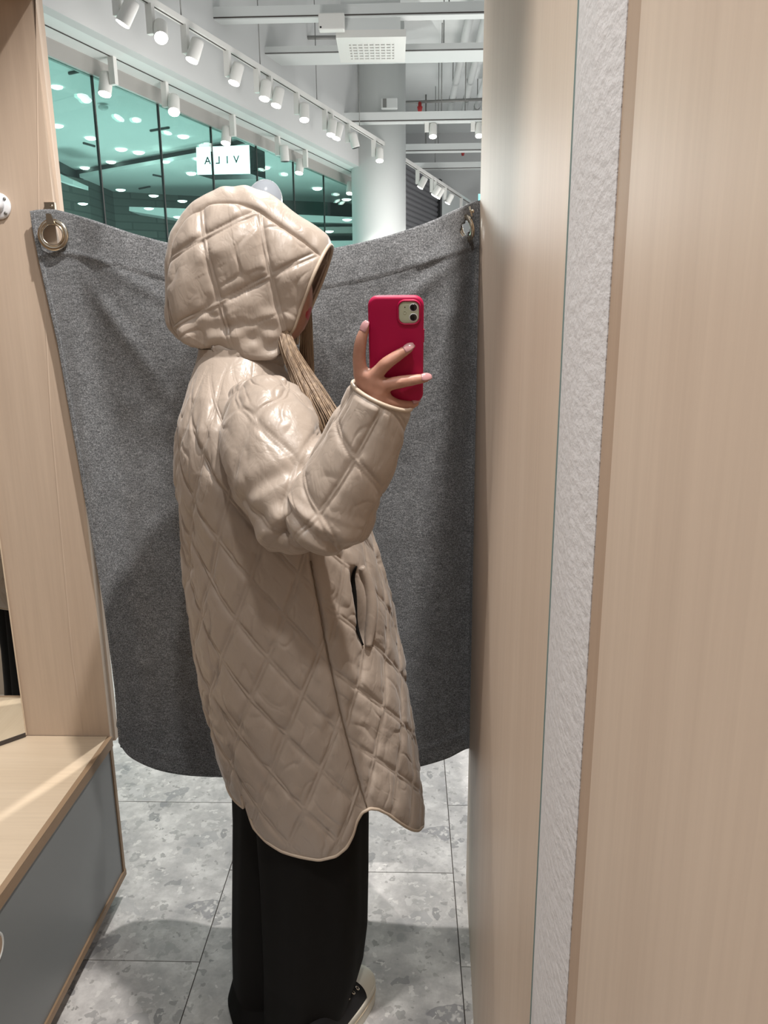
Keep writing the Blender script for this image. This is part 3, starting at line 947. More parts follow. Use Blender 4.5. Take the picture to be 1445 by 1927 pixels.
# top hem, bottom hem and side hem ridges
edge_x = 75 + .104 * Y_
fr_ = 1 - sstep(edge_x - 5, edge_x + 70, X_)
dep = dep * (1 - fr_) + (YP - .016) * fr_
hem1 = VV * 1030 - (88 - 18 * np.sin(math.pi * UU))
dep += -0.004 * np.exp(-(hem1 / 5.0) ** 2) * (1 - sstep(.12, .3, UU) * (1 - sstep(.72, .88, UU))) - .0025 * (hem1 < 0)
hem2 = (1 - VV) * 1030 - 34
dep += -0.003 * np.exp(-(hem2 / 4.0) ** 2) - .0022 * (hem2 < 0)
dep += -0.002 * (UU < .028) - .002 * (UU > .975)
D_ = Fv[None, None] + Rv * ((X_ - CX) / FPX)[..., None] - Uv * ((Y_ - CY) / FPX)[..., None]
CP = OV + D_ * (dep / D_[..., 1])[..., None]
ct = empty('curtain', (-.3, 1.72, 0)); tag(ct, 'dark grey woollen curtain sagging between two hooks behind the person', 'curtain')
idx = np.arange(NV * NU).reshape(NV, NU)
q = np.stack([idx[:-1, :-1], idx[1:, :-1], idx[1:, 1:], idx[:-1, 1:]], -1).reshape(-1, 4)
cen = np.stack([X_, Y_], -1).reshape(-1, 2)[q].mean(1)
g1 = np.array([100, 442.0]); g2 = np.array([878.5, 428.0])
hole = (np.hypot(*(cen - g1).T) < 21) | ((((cen[:, 0] - g2[0]) * .86 + (cen[:, 1] - g2[1]) * .5) / 8.5) ** 2 + (((cen[:, 1] - g2[1]) * .86 - (cen[:, 0] - g2[0]) * .5) / 18.5) ** 2 < 1)
cloth = quad_obj('cloth', CP.reshape(-1, 3), q[~hole], M['wool'], ct)
md = cloth.modifiers.new('thickness', 'SOLIDIFY'); md.thickness = 0.004; md.offset = -1
gp1 = atY(100, 442, YC - .052)
ring = join_geo([torus_geo(0.0265, 0.0055, 48, 12, axis_matrix(gp1, (0.05, -1, 0.05)), .55), torus_geo(0.0215, 0.002, 48, 8, axis_matrix(gp1 + np.array([0, -.003, 0]), (0.05, -1, 0.05)), 1)])
mobj('grommet', *ring, M['chrome'], ct, True)
gp2 = atY(877.5, 429, YC + .016)
ring = join_geo([torus_geo(0.0225, 0.0055, 48, 12, axis_matrix(gp2, (-.86, -.45, -.25)), .8)])
mobj('grommet', *ring, M['chrome'], ct, True)

hk = empty('curtain_hook', tuple(atY(95, 395, YP))); tag(hk, 'flat metal hook holding the left curtain ring', 'hook', 'curtain hooks')
p0, p1 = atY(87, 397, YP - .002), atY(105, 381, YP - .002)
box('plate', p0[0], p1[0], YP - .010, YP - .001, p0[2] - .02, p1[2], M['steel'], hk, .001)
pc = atY(97, 388, YP - .011)
mobj('screw', *lathe_geo([(.0035, 0), (.003, .002)], 12, axis_matrix(pc, (0, -1, 0))), M['chrome'], hk, True)
h0 = [atY(a, b_, YC - .061) for a, b_ in ((86, 402), (95, 402), (103, 421), (87, 423))]
V = [tuple(p) for p in h0] + [(p[0], p[1] + .003, p[2]) for p in h0]
mobj('strap', V, [(3, 2, 1, 0), (4, 5, 6, 7), (0, 1, 5, 4), (1, 2, 6, 5), (2, 3, 7, 6), (3, 0, 4, 7)], M['steel'], hk)
hk2 = empty('curtain_hook', tuple(atY(886, 395, 1.74))); tag(hk2, 'small metal hook holding the right curtain ring by the wall', 'hook', 'curtain hooks')
tube('prong', [atY(883, 389, YC - .02), atY(885, 396, YC - .022), atY(887, 405, YC - .02), atY(889, 408, YC + .0)], .002, M['chrome'], hk2, 8)
mobj('knob', *lathe_geo([(.001, -.004), (.0035, -.002), (.0035, .002), (.001, .004)], 12, axis_matrix(atY(889, 398, YC - .015), (0, -1, 0))), M['chrome'], hk2, True)

# round white hook base on the end panel
wh = empty('coat_hook', tuple(atY(-2, 388, YP))); tag(wh, 'round white wall hook base screwed to the left wooden panel', 'hook')
pc = atY(-2, 388, YP)
MW = axis_matrix(pc, (0, -1, 0))
mobj('flange', *lathe_geo([(.0265, .0005), (.0265, .004), (.023, .007), (.004, .008)], 36, MW), M['white_gloss'], wh, True)
mobj('stem', *lathe_geo([(.0165, .006), (.015, .018), (.0165, .028), (.014, .034), (.004, .038)], 28, axis_matrix(pc, (-.15, -1, .1))), M['white_gloss'], wh, True)
for an in (-.75, .65, 2.2):
    mobj('screw', *lathe_geo([(.0035, .0), (.003, .002)], 12, axis_matrix(pc + np.array([math.cos(an) * .0215, -.0065, math.sin(an) * .0215]), (0, -1, 0))), M['pipe_dark'], wh, True)

# ------------------------------------------------------------------ person
Y0 = 1.42
person = empty('person', (-0.25, Y0, 0))
tag(person, 'person in a hooded beige quilted coat and black trousers photographing the mirror with a phone', 'person')


def quilt(L1, L2, s1, s2, al1, al2, h=0.011, seed=0.0, pk=1.0):
    """pillow height from two families of stitch lines; s1, s2 spacing in metres; al1, al2 metres along each family"""
    d1 = np.abs(L1 - np.round(L1)) * s1
    d2 = np.abs(L2 - np.round(L2)) * s2
    pil = lambda d: .66 * (1 - np.exp(-np.clip(d - 0.0036, 0, None) / 0.0032)) + .34 * (1 - np.exp(-np.clip(d - 0.0036, 0, None) / 0.022))
    r = h * pil(d1) * pil(d2)
    ridge = lambda d: 0.0013 * np.clip(1 - (d / 0.0035) ** 2, 0, 1)
    r = r + np.maximum(ridge(d1), ridge(d2)) * (np.minimum(d1, d2) < 0.0035)
    k1, k2 = np.round(L1), np.round(L2)
    p1 = noise(al1 * 52 + 17 * k1, d1 * 22 + seed, k1 * 3.7) * np.exp(-d1 / 0.020) * (1 - np.exp(-d1 / .004))
    p2 = noise(al2 * 52 + 31 * k2, d2 * 22 + seed + 5, k2 * 5.1) * np.exp(-d2 / 0.020) * (1 - np.exp(-d2 / .004))
    c1, c2 = np.floor(L1), np.floor(L2)
    crs = noise(al1 * 20 + c2 * 7, al2 * 20 + c1 * 11, seed)
    crs = np.clip(np.abs(crs) - .1, 0, 1) * pil(d1) * pil(d2)
    wq1, wq2 = al1 + .012 * noise(al1 * 30, al2 * 30, seed + 1), al2 + .012 * noise(al1 * 30 + 9, al2 * 30, seed + 2)
    rd = np.clip(1 - np.abs(noise(wq1 * 24 + c2 * 3, wq2 * 11 + c1 * 5, seed + 8)) * 5, 0, 1) ** 1.5
    rd2 = np.clip(1 - np.abs(noise(wq1 * 13 + c1 * 3, wq2 * 34 + c2 * 5, seed + 12)) * 5, 0, 1) ** 1.5
    msk = np.clip(.5 + noise(al1 * 9, al2 * 9, seed + 20) * 1.6, 0, 1)
    return r + pk * (0.0048 * (p1 + p2) - 0.0030 * crs - .0030 * msk * rd * pil(d1) * pil(d2) - .0027 * (1 - msk) * rd2 * pil(d1) * pil(d2))


def lattice(x, z, org, e1, e2):
    """coordinates (a, b): point = org + a*e1 + b*e2; lines a=int run along e2, b=int along e1"""
    det = e1[0] * e2[1] - e1[1] * e2[0]
    dx, dz = x - org[0], z - org[1]
    a = (dx * e2[1] - dz * e2[0]) / det
    b = (e1[0] * dz - e1[1] * dx) / det
    n1, n2 = math.hypot(*e1), math.hypot(*e2)
    s1, s2 = abs(det) / n2, abs(det) / n1          # perpendicular spacing of a-lines, b-lines
    return a, b, s1, s2, b * n2, a * n1


def normals(P, close_u=False):
    if close_u:
        du = np.roll(P, -1, 1) - np.roll(P, 1, 1)
    else:
        du = np.gradient(P, axis=1)
    dv = np.gradient(P, axis=0)
    n = np.cross(du, dv)
    return n / (np.linalg.norm(n, axis=-1, keepdims=True) + 1e-12)


# ---- coat body
bprof = [(378, 655), (374, 680), (366, 720), (360, 770), (356, 830), (353, 900), (355, 1000), (360, 1080), (369, 1150), (381, 1230), (401, 1310), (424, 1390), (440, 1460), (452, 1530), (468, 1600), (480, 1660)]
fprof = [(528, 668), (534, 700), (560, 735), (588, 780), (618, 830), (650, 900), (688, 985), (706, 1040), (730, 1120), (750, 1230), (763, 1310), (778, 1420), (796, 1545), (806, 1620), (812, 1680)]
bp = np.array([atY(a, b_, Y0) for a, b_ in bprof]); fp_ = np.array([atY(a, b_, Y0) for a, b_ in fprof])
XB = lambda z: np.interp(z, bp[::-1, 2], bp[::-1, 0])
XF = lambda z: np.interp(z, fp_[::-1, 2], fp_[::-1, 0])
ztop = atY(450, 655, Y0)[2]
ZB = [(0.3, .205), (.55, .205), (.75, .203), (.95, .20), (1.10, .20), (1.20, .198), (1.27, .182), (1.32, .150), (1.36, .105), (1.385, .082), (1.45, .078)]
BW = lambda z: pwl(ZB, z)
NE = 2.25
NUc, NVc = 780, 540
phi = np.linspace(0, 2 * math.pi, NUc, endpoint=False)


def ring_pt(ph, z):
    xb_, xf_ = XB(z), XF(z)
    a_, c_ = (xf_ - xb_) / 2, (xf_ + xb_) / 2
    b_ = BW(z)
    co, si = np.cos(ph), np.sin(ph)
    x = c_ + a_ * np.sign(co) * np.abs(co) ** (2 / NE)
    y = Y0 + b_ * np.sign(si) * np.abs(si) ** (2 / NE)
    return x, y


# shirt-tail hem seen on the near side, image points at the depth of the cloth
hem_px = [(452, 1478), (460, 1520), (476, 1555), (500, 1582), (530, 1601), (565, 1612), (600, 1617), (632, 1610), (652, 1594), (664, 1570), (671, 1545), (681, 1528), (696, 1521), (712, 1522), (730, 1530), (752, 1547), (770, 1558), (783, 1562), (793, 1556), (797, 1545)]
hz_s, hz_z = [], []
for a, b_ in hem_px:
    lo = None
    for yy in np.linspace(Y0 - .215, Y0, 120):
        p = atY(a, b_, yy)
        xb_, xf_ = XB(p[2]), XF(p[2])
        s_ = np.clip((p[0] - (xb_ + xf_) / 2) / ((xf_ - xb_) / 2), -1, 1)
        ys = Y0 - BW(p[2]) * (1 - abs(s_) ** NE) ** (1 / NE)
        e = abs(yy - ys)
        if lo is None or e < lo[0]: lo = (e, s_, p[2])
    hz_s.append(lo[1]); hz_z.append(lo[2])
o_ = np.argsort(hz_s); hz_s = np.array(hz_s)[o_]; hz_z = np.array(hz_z)[o_]
co_ = np.cos(phi); ss_ = np.sign(co_) * np.abs(co_) ** (2 / NE)
zhem = np.interp(ss_, hz_s, hz_z)
ker = np.ones(5) / 5
zhem = np.convolve(np.concatenate([zhem[-2:], zhem, zhem[:2]]), ker, 'valid')
vv = np.linspace(0, 1, NVc)
Zg = zhem[None, :] + (ztop - zhem[None, :]) * vv[:, None]
PH = np.broadcast_to(phi, Zg.shape)
Xg, Yg = ring_pt(PH, Zg)
P = np.stack([Xg, Yg, Zg], -1)
# arc length along mid ring, zero at the near side
xm, ym = ring_pt(phi, np.full_like(phi, .9))
seg = np.hypot(np.diff(np.append(xm, xm[0])), np.diff(np.append(ym, ym[0])))
arc = np.concatenate([[0], np.cumsum(seg)[:-1]])
arc_near = np.interp(1.5 * math.pi, phi, arc)
SG = np.broadcast_to(arc - arc_near, Zg.shape)
def near_arc(px_, py_):
    lo = None
    for yy in np.linspace(Y0 - .215, Y0 - .01, 120):
        p = atY(px_, py_, yy)
        xb_, xf_ = XB(p[2]), XF(p[2])
        s_ = np.clip((p[0] - (xb_ + xf_) / 2) / ((xf_ - xb_) / 2), -1, 1)
        ys = Y0 - BW(p[2]) * (1 - abs(s_) ** NE) ** (1 / NE)
        if lo is None or abs(yy - ys) < lo[0]: lo = (abs(yy - ys), s_, p[2])
    c_ = np.sign(lo[1]) * abs(lo[1]) ** (NE / 2)
    ph_ = 2 * math.pi - math.acos(c_)
    return np.interp(ph_, phi, arc) - arc_near, lo[2]


sm = [near_arc(a, b_) for a, b_ in ((560, 960), (585, 1060), (612, 1200), (640, 1330), (668, 1440), (690, 1522))]
sz = np.array([q_[1] for q_ in sm])[::-1]; sa = np.array([q_[0] for q_ in sm])[::-1]
SEAM = np.interp(Zg, sz, sa)
nd = [near_arc(*q_) for q_ in ((503, 1244), (667, 1507), (471, 1317), (601, 1453))]
e1 = ((nd[1][0] - nd[2][0]) / 3, (nd[1][1] - nd[2][1]) / 3)
e2 = (nd[2][0] - nd[0][0], nd[2][1] - nd[0][1])
qb = quilt(*[lattice(SG, Zg, nd[0], e1, e2)[i] for i in (0, 1, 2, 3, 4, 5)], h=.0082, seed=1.0)
nf = [near_arc(*q_) for q_ in ((672, 1296), (720, 1332), (705, 1427))]
e1f = (nf[1][0] - nf[0][0], nf[1][1] - nf[0][1]); e2f = (nf[2][0] - nf[1][0], nf[2][1] - nf[1][1])
qf = quilt(*lattice(SG, Zg, nf[0], e1f, e2f), h=.0085, seed=4.0)
is_front = (SG > SEAM) & (SG < .8)
dseam = np.abs(SG - SEAM)
puff = np.where(is_front, qf, qb)
puff = puff * (1 - np.exp(-dseam / .006)) - .0035 * np.exp(-(dseam / .0035) ** 2)
dh = (Zg - zhem[None, :])
puff = puff * (1 - np.exp(-dh / .012))
puff = puff * sstep(.005, .15, ztop - Zg)
big = .010 * noise(SG * 6 + 3, Zg * 4, 2.0) + .004 * noise(SG * 15, Zg * 9 + SG * 12, 7.0)
# gentle folds hanging from the bent arm and the hip
big = big * (1 - np.exp(-dh / .10)) * sstep(.02, .2, ztop - Zg)
# pocket opening: a recess on the front panel
pk_px = [(655, 1062), (666, 1100), (676, 1150), (684, 1218)]
pk = [near_arc(a, b_) for a, b_ in pk_px]
pa = np.interp(Zg, [q_[1] for q_ in pk][::-1], [q_[0] for q_ in pk][::-1])
inz = sstep(pk[-1][1] - .004, pk[-1][1] + .03, Zg) * (1 - sstep(pk[0][1] - .03, pk[0][1], Zg))
puff = puff * (1 - .85 * np.exp(-((SG - pa - .012) / .026) ** 2) * inz)
puff = puff - .022 * np.exp(-((SG - pa) / .009) ** 2) * inz
N = normals(P, True)
out = np.sum(N[..., :2] * (P[..., :2] - np.array([-.25, Y0])), -1).mean()
if out < 0: N = -N
P = P + N * (puff + big)[..., None]
coat = grid_obj('coat', P, M['satin'], person, True)
coat['label'] = 'beige satin coat with diamond quilting'
if out < 0: coat.data.flip_normals()
hp_ = np.concatenate([P[0], P[:2][0][:1]])
tube('hem_binding', np.vstack([P[0], P[0][:1]]) + np.array([0, 0, -.001]), .0032, M['binding'], coat, 8)
bot_ring = P[0]
# lining: inner skirt so that the hem has thickness
Pin = P[:60:6].copy(); cxy = np.array([-.25, Y0])
Pin[..., :2] = cxy + (Pin[..., :2] - cxy) * .965
lin = grid_obj('lining', Pin, M['binding'], coat, True)


def surf(sg_, z_, off=0.0):
    """point on the displaced coat near side for arc sg_, height z_"""
    i = int(np.argmin(np.abs(SG[0] - sg_)))
    j = int(np.clip((z_ - zhem[i]) / (ztop - zhem[i]) * (NVc - 1), 0, NVc - 1))
    return P[j, i] + N[j, i] * off


ser = []
for a, b_ in catmull([(585, 1055), (598, 1130), (612, 1200), (640, 1330), (668, 1440), (690, 1518)], 60):
    ser.append(surf(*near_arc(a, b_), .0012))
tube('side_seam', ser, .0011, M['seam'], coat, 6)
# pocket welt: puffed lip along the pocket opening
wp, wr_ = [], []
wl_ = catmull([(671, 1066), (683, 1095), (691, 1135), (694, 1175), (691, 1216)], 40)
for k, (a, b_) in enumerate(wl_):
    t_k = k / 39
    wp.append(surf(*near_arc(a, b_), .003))
    wr_.append(.0115 * math.sin(math.pi * (.06 + .88 * t_k)) ** .4)
wp = np.array(wp)
for _ in range(30): wp[1:-1] = (wp[:-2] + wp[1:-1] * 2 + wp[2:]) / 4
tube('pocket_welt', wp, np.array(wr_), M['satin'], coat, 14)
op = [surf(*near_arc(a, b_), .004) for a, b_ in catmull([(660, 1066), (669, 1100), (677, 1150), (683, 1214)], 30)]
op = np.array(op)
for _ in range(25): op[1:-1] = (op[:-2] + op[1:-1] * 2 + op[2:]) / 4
tube('pocket_shade', op, .0042 * np.sin(np.pi * (.05 + .9 * np.linspace(0, 1, 30))) ** .5, M['trouser'], coat, 8)  # black tube paints the shade inside the pocket slit

# ---- hood: fan of arches around the neck
cont = [(623, 462), (600, 441), (568, 419), (530, 393), (495, 374), (455, 364), (420, 367), (388, 382), (358, 408), (338, 446), (329, 500), (327, 560), (334, 605), (350, 632), (368, 648)]
base = [(536, 652), (530, 660), (522, 668), (512, 674), (500, 677), (488, 678), (476, 677), (464, 674), (452, 670), (440, 667), (428, 664), (416, 661), (404, 659), (392, 658), (380, 657)]
NS, NT = 340, 350
cp_, bs_ = catmull(cont, NS), catmull(base, NS)
HD = np.zeros((NS, NT, 3))
tt_ = np.linspace(-1, 1, NT)
wmax = pwl([(0, .085), (.15, .100), (.5, .112), (.85, .102), (1, .085)], np.linspace(0, 1, NS))
for i in range(NS):
    ap = atY(*cp_[i], Y0); ba = atY(*bs_[i], Y0 - .07)
    th_ = np.abs(tt_) * math.pi / 2
    pw = .72
    hgt = np.cos(th_) ** pw
    wid = np.sin(th_) ** pw
    ins = 1 - .28 * sstep(.55, 1.0, np.abs(tt_))            # gathers in at the neck
    HD[i, :, 0] = ba[0] + (ap[0] - ba[0]) * hgt
    HD[i, :, 2] = ba[2] + (ap[2] - ba[2]) * hgt
    HD[i, :, 1] = Y0 + np.sign(tt_) * wmax[i] * wid * ins
Hn = normals(HD)
outh = np.sum(Hn * (HD - np.array([-.27, Y0, 1.48])), -1).mean()
if outh < 0: Hn = -Hn
hx, hz2 = HD[..., 0], HD[..., 2]
pz = lambda a, b_: (lambda p: (p[0], p[2]))(atY(a, b_, Y0 - .09))
n0, n1_, n2_ = pz(509, 519), pz(607, 468), pz(535, 638)
hq = quilt(*lattice(hx, hz2, n0, (n1_[0] - n0[0], n1_[1] - n0[1]), (n2_[0] - n0[0], n2_[1] - n0[1])), h=.0088, seed=9.0)
TT = np.broadcast_to(np.abs(tt_), hq.shape)
tse = .30 + .10 * np.linspace(1, 0, NS)[:, None] - .08 * np.exp(-((np.linspace(0, 1, NS)[:, None] - .5) / .2) ** 2)
dse = np.abs(TT - tse) * .25
topstrip = TT < tse
hq = np.where(topstrip, .010 * np.cos(np.clip(TT / tse, 0, 1) * math.pi / 2) ** .5 + .002 * noise(np.linspace(0, 1, NS)[:, None] * 26 + TT * 3, TT * 6, 3.0), hq)
hq = hq * (1 - np.exp(-dse / .006)) - .004 * np.exp(-(dse / .004) ** 2)
ed = np.linspace(0, 1, NS)[:, None]
hq = hq * (1 - np.exp(-ed / .03)) * (1 - sstep(.93, 1, TT)) * (1 - sstep(.9, 1, ed))
hq = hq + .0035 * noise(hx * 16, hz2 * 16, HD[..., 1] * 16) * sstep(0, .2, ed)
hq = hq + .006 * sstep(.75, .95, TT) * noise(hx * 30, hz2 * 55, 3.3)
HD = HD + Hn * hq[..., None]
hood = grid_obj('hood', HD, M['satin'], coat)
if outh < 0: hood.data.flip_normals()
hood['label'] = 'raised quilted hood hiding most of the face'
md = hood.modifiers.new('thickness', 'SOLIDIFY'); md.thickness = 0.007; md.offset = -1
tube('hood_binding', HD[0], .0035, M['binding'], coat, 8)
# gathered collar roll between hood and shoulders
cr = []
for k in range(40):
    a_ = 2 * math.pi * k / 40
    c_ = atY(454, 664, Y0)
    tilt = -.10 * math.cos(a_)
    cr.append((c_[0] + .070 * math.cos(a_), Y0 + .070 * math.sin(a_), c_[2] + .004 + tilt * .17 + .002 * math.sin(5 * a_)))
cr.append(cr[0])
tube('collar_roll', cr, .0115 + .0015 * np.sin(np.arange(41) * 2.3), M['satin'], coat, 14)


# ---- sleeves
def loft(path, nl, na):
    """path rows: x, y, z, r -> grid, plus along and around lengths; frames kept upright around Y"""
    Q = catmull(path, nl)
    c_, r_ = Q[:, :3], np.clip(Q[:, 3], .0005, None)
    t = np.gradient(c_, axis=0); t /= np.linalg.norm(t, axis=1, keepdims=True)
    yv = np.array([0, 1.0, 0]) - t * t[:, 1:2]
    yv /= np.linalg.norm(yv, axis=1, keepdims=True)
    xv = np.cross(yv, t)
    an = np.linspace(0, 2 * math.pi, na, endpoint=False)
    G_ = c_[:, None] + r_[:, None, None] * (np.cos(an)[None, :, None] * xv[:, None] + np.sin(an)[None, :, None] * yv[:, None])
    Nn = np.cos(an)[None, :, None] * xv[:, None] + np.sin(an)[None, :, None] * yv[:, None]
    s_ = np.concatenate([[0], np.cumsum(np.linalg.norm(np.diff(c_, axis=0), axis=1))])
    return G_, Nn, np.broadcast_to(s_[:, None], G_.shape[:2]), np.broadcast_to(an[None], G_.shape[:2]), r_, c_


def cap_path(pts, start=False, end=False):
    """adds rounded ends to a px,py,Y,r path -> metric rows"""
    rows_ = [np.append(atY(a, b_, y), r) for a, b_, y, r in pts]
    def capr(c0, c1, r, k=.62):
        d = norm(c0[:3] - c1[:3])
        return [np.append(c0[:3] + d * r * k * math.sin(t), r * math.cos(t)) for t in (.45, .85, 1.2, 1.5)]
    if start: rows_ = capr(rows_[0], rows_[1], rows_[0][3])[::-1] + rows_
    if end: rows_ = rows_ + capr(rows_[-1], rows_[-2], rows_[-1][3])
    return rows_


def sleeve_grid(path, nl, na, org, e1_, e2_, seed, crease=None, ends=(0, 0), h=.0080, pk=1.0):
    G_, Nn, S_, A_, r_, c_ = loft(path, nl, na)
    ar = (A_ - math.pi * 1.5)
    ar = (ar + math.pi) % (2 * math.pi) - math.pi       # zero on the side facing the viewer
    U_ = ar * .068
    q_ = quilt(*lattice(U_, S_, org, e1_, e2_), h=h, seed=seed, pk=pk)
    f_ = np.ones_like(q_)
    L = S_.max()
    if ends[0]: f_ = f_ * sstep(0, ends[0], S_)
    if ends[1]: f_ = f_ * sstep(0, ends[1], L - S_)
    q_ = q_ * f_ + .0035 * pk * noise(U_ * 14, S_ * 11, seed) * f_
    if crease is not None:
        s0_, w_, amp = crease
        q_ = q_ + amp * noise(U_ * 9 + 3, S_ * 60, seed + 3) * np.exp(-((S_ - s0_) / w_) ** 2) * f_
    return G_ + Nn * q_[..., None], c_


up = cap_path([(500, 752, 1.288, .056), (502, 772, 1.278, .069), (506, 805, 1.262, .077), (515, 850, 1.235, .081), (533, 905, 1.205, .077), (556, 955, 1.185, .070), (577, 985, 1.175, .064)], start=True, end=True)
fo = cap_path([(598, 984, 1.158, .061), (618, 960, 1.153, .062), (640, 920, 1.148, .061), (664, 872, 1.143, .058), (690, 812, 1.137, .052), (712, 760, 1.130, .047), (719, 744, 1.128, .0465)], start=True)
G1, c1_ = sleeve_grid(up, 220, 270, (0.0, .115), (.062, .075), (-.045, .082), 21.0, (.26, .07, .010))
G2, c2_ = sleeve_grid(fo, 240, 250, (0.012, .275), (.012, .098), (.085, -.040), 33.0, (.05, .05, .010), ends=(.06, .012), h=.0065, pk=.6)
sleeve = grid_obj('sleeve', G1, M['satin'], coat, True)
sleeve['label'] = 'bent quilted sleeve of the raised arm, upper part'
fore = grid_obj('sleeve_forearm', G2, M['satin'], coat, True)
for o in (sleeve, fore):
    bm = bmesh.new(); bm.from_mesh(o.data); bmesh.ops.recalc_face_normals(bm, faces=bm.faces[:]); bm.to_mesh(o.data); bm.free()
# cuff binding and dark inside
tube('cuff_binding', np.vstack([G2[-1], G2[-1][:1]]), .0032, M['binding'], coat, 8)
inn = []
cen_ = G2[-1].mean(0); ax_ = norm(c2_[-1] - c2_[-6])
for k, (sc_, bk_) in enumerate(((.985, 0), (.93, -.004), (.88, -.03), (.84, -.09), (.3, -.095))):
    inn.append(cen_ + (G2[-1] - cen_) * sc_ + ax_ * bk_)
grid_obj('cuff_lining', np.array(inn), M['binding'], coat, True)
# far sleeve hangs on the hidden side
fa = [np.array(v) for v in ((-.30, 1.53, 1.30, .055), (-.295, 1.575, 1.24, .072), (-.28, 1.60, 1.12, .070), (-.26, 1.605, .98, .063), (-.22, 1.60, .86, .055), (-.19, 1.595, .80, .050))]
G3, c3_ = sleeve_grid(fa, 90, 90, (0, .1), (.062, .075), (-.045, .082), 41.0)
s3 = grid_obj('sleeve', G3, M['satin'], coat, True)
bm = bmesh.new(); bm.from_mesh(s3.data); bmesh.ops.recalc_face_normals(bm, faces=bm.faces[:]); bm.to_mesh(s3.data); bm.free()

# ---- body: one continuous surface from capsule chains, remeshed
PHY, PHC = 1.112, atY(745.5, 659.5, 1.112)
tilt_ph = TH
ph_n = np.array([0, -math.cos(tilt_ph), -math.sin(tilt_ph)])      # phone back normal
ph_u = np.array([0, -math.sin(tilt_ph), math.cos(tilt_ph)])
def on_phone(px_, py_, off):
    """point over the phone back at distance off from its back plane"""
    d = ray(px_, py_)
    pl_ = PHC + ph_n * (.0058 + off)
    return OV + d * (((pl_ - OV) @ ph_n) / (d @ ph_n))


parts = []
def ellip(c_, r, rot=None, seg=20):
    vs_, fs_ = lathe_geo([(math.sin(t), -math.cos(t)) for t in np.linspace(.08, math.pi - .08, 14)], seg)
    R_m = Matrix.Identity(3) if rot is None else rot
    out_ = [tuple(Vector(c_) + R_m @ Vector((v[0] * r[0], v[1] * r[1], v[2] * r[2]))) for v in vs_]
    parts.append((out_, fs_))
def chain(pts, rr, n=None, seg=14):
    Q = catmull([np.append(p, r) for p, r in zip(pts, rr)], n or len(pts) * 6)
    d0, d1 = norm(Q[0, :3] - Q[1, :3]), norm(Q[-1, :3] - Q[-2, :3])
    s_ = [np.append(Q[0, :3] + d0 * Q[0, 3] * math.sin(t), Q[0, 3] * math.cos(t)) for t in (1.45, 1.1, .7, .35)]
    e_ = [np.append(Q[-1, :3] + d1 * Q[-1, 3] * math.sin(t), Q[-1, 3] * math.cos(t)) for t in (.35, .7, 1.1, 1.45)]
    Q = np.vstack([s_, Q, e_])
    parts.append(tube_geo(Q[:, :3], Q[:, 3], seg))


B_ = lambda a, b_, y=Y0: atY(a, b_, y)
# head in profile facing +X
hcx = B_(478, 505)
ellip(hcx, (.092, .074, .098))
ellip(hcx + np.array([.045, 0, -.045]), (.058, .062, .085))
jaw = B_(530, 598)
ellip(jaw, (.045, .052, .038))
chin = B_(551, 622)
ellip(chin, (.014, .022, .013))
lipU, lipL = B_(564, 583), B_(562, 596)
ellip(B_(555, 589), (.018, .030, .026))
ellip(lipU, (.0085, .020, .0055)); ellip(lipL, (.009, .018, .006))
nose = B_(574, 558)
chain([B_(556, 505), B_(565, 535), nose], (.008, .009, .0095)); ellip(nose + np.array([-.010, 0, -.003]), (.012, .015, .008))
for s_ in (-1, 1):
    ellip(hcx + np.array([.082, s_ * .032, -.012]), (.013, .016, .012))            # eyes under the lids
    ellip(hcx + np.array([-.002, s_ * .075, -.02]), (.018, .008, .032))            # ears
    ellip(hcx + np.array([.062, s_ * .040, -.045]), (.028, .026, .028))            # cheeks
neck = [B_(478, 600), B_(460, 660), B_(450, 710)]
chain(neck, (.052, .052, .060))
# trunk
zc = lambda z: (XB(z) + XF(z)) / 2 - .02
chain([np.array([zc(1.30) + .03, Y0, 1.285]), np.array([zc(1.15), Y0, 1.15]), np.array([zc(1.0), Y0, 1.0]), np.array([zc(.88) - .03, Y0, .88])], (.06, .10, .09, .105))
for s_ in (-1, 1):
    chain([np.array([-.27, Y0 + s_ * .05, 1.30]), np.array([-.27, Y0 + s_ * .13, 1.285])], (.06, .05))
    chain([np.array([-.24, Y0 + s_ * .06, .88]), np.array([-.25, Y0 - .02 + s_ * .05, .48]), np.array([-.25, 1.37 + s_ * .03, .10])], (.085, .055, .036))
    chain([np.array([-.25, 1.37 + s_ * .03, .09]), np.array([-.24, 1.40 + s_ * .03, .07])], (.030, .024))
# near arm
chain([np.array([-.27, 1.29, 1.285]), B_(515, 860, 1.235), B_(592, 992, 1.165)], (.048, .044, .036))
chain([B_(592, 992, 1.165), B_(650, 880, 1.145), B_(694, 790, 1.13), B_(704, 752, 1.122)], (.036, .038, .028, .0245))
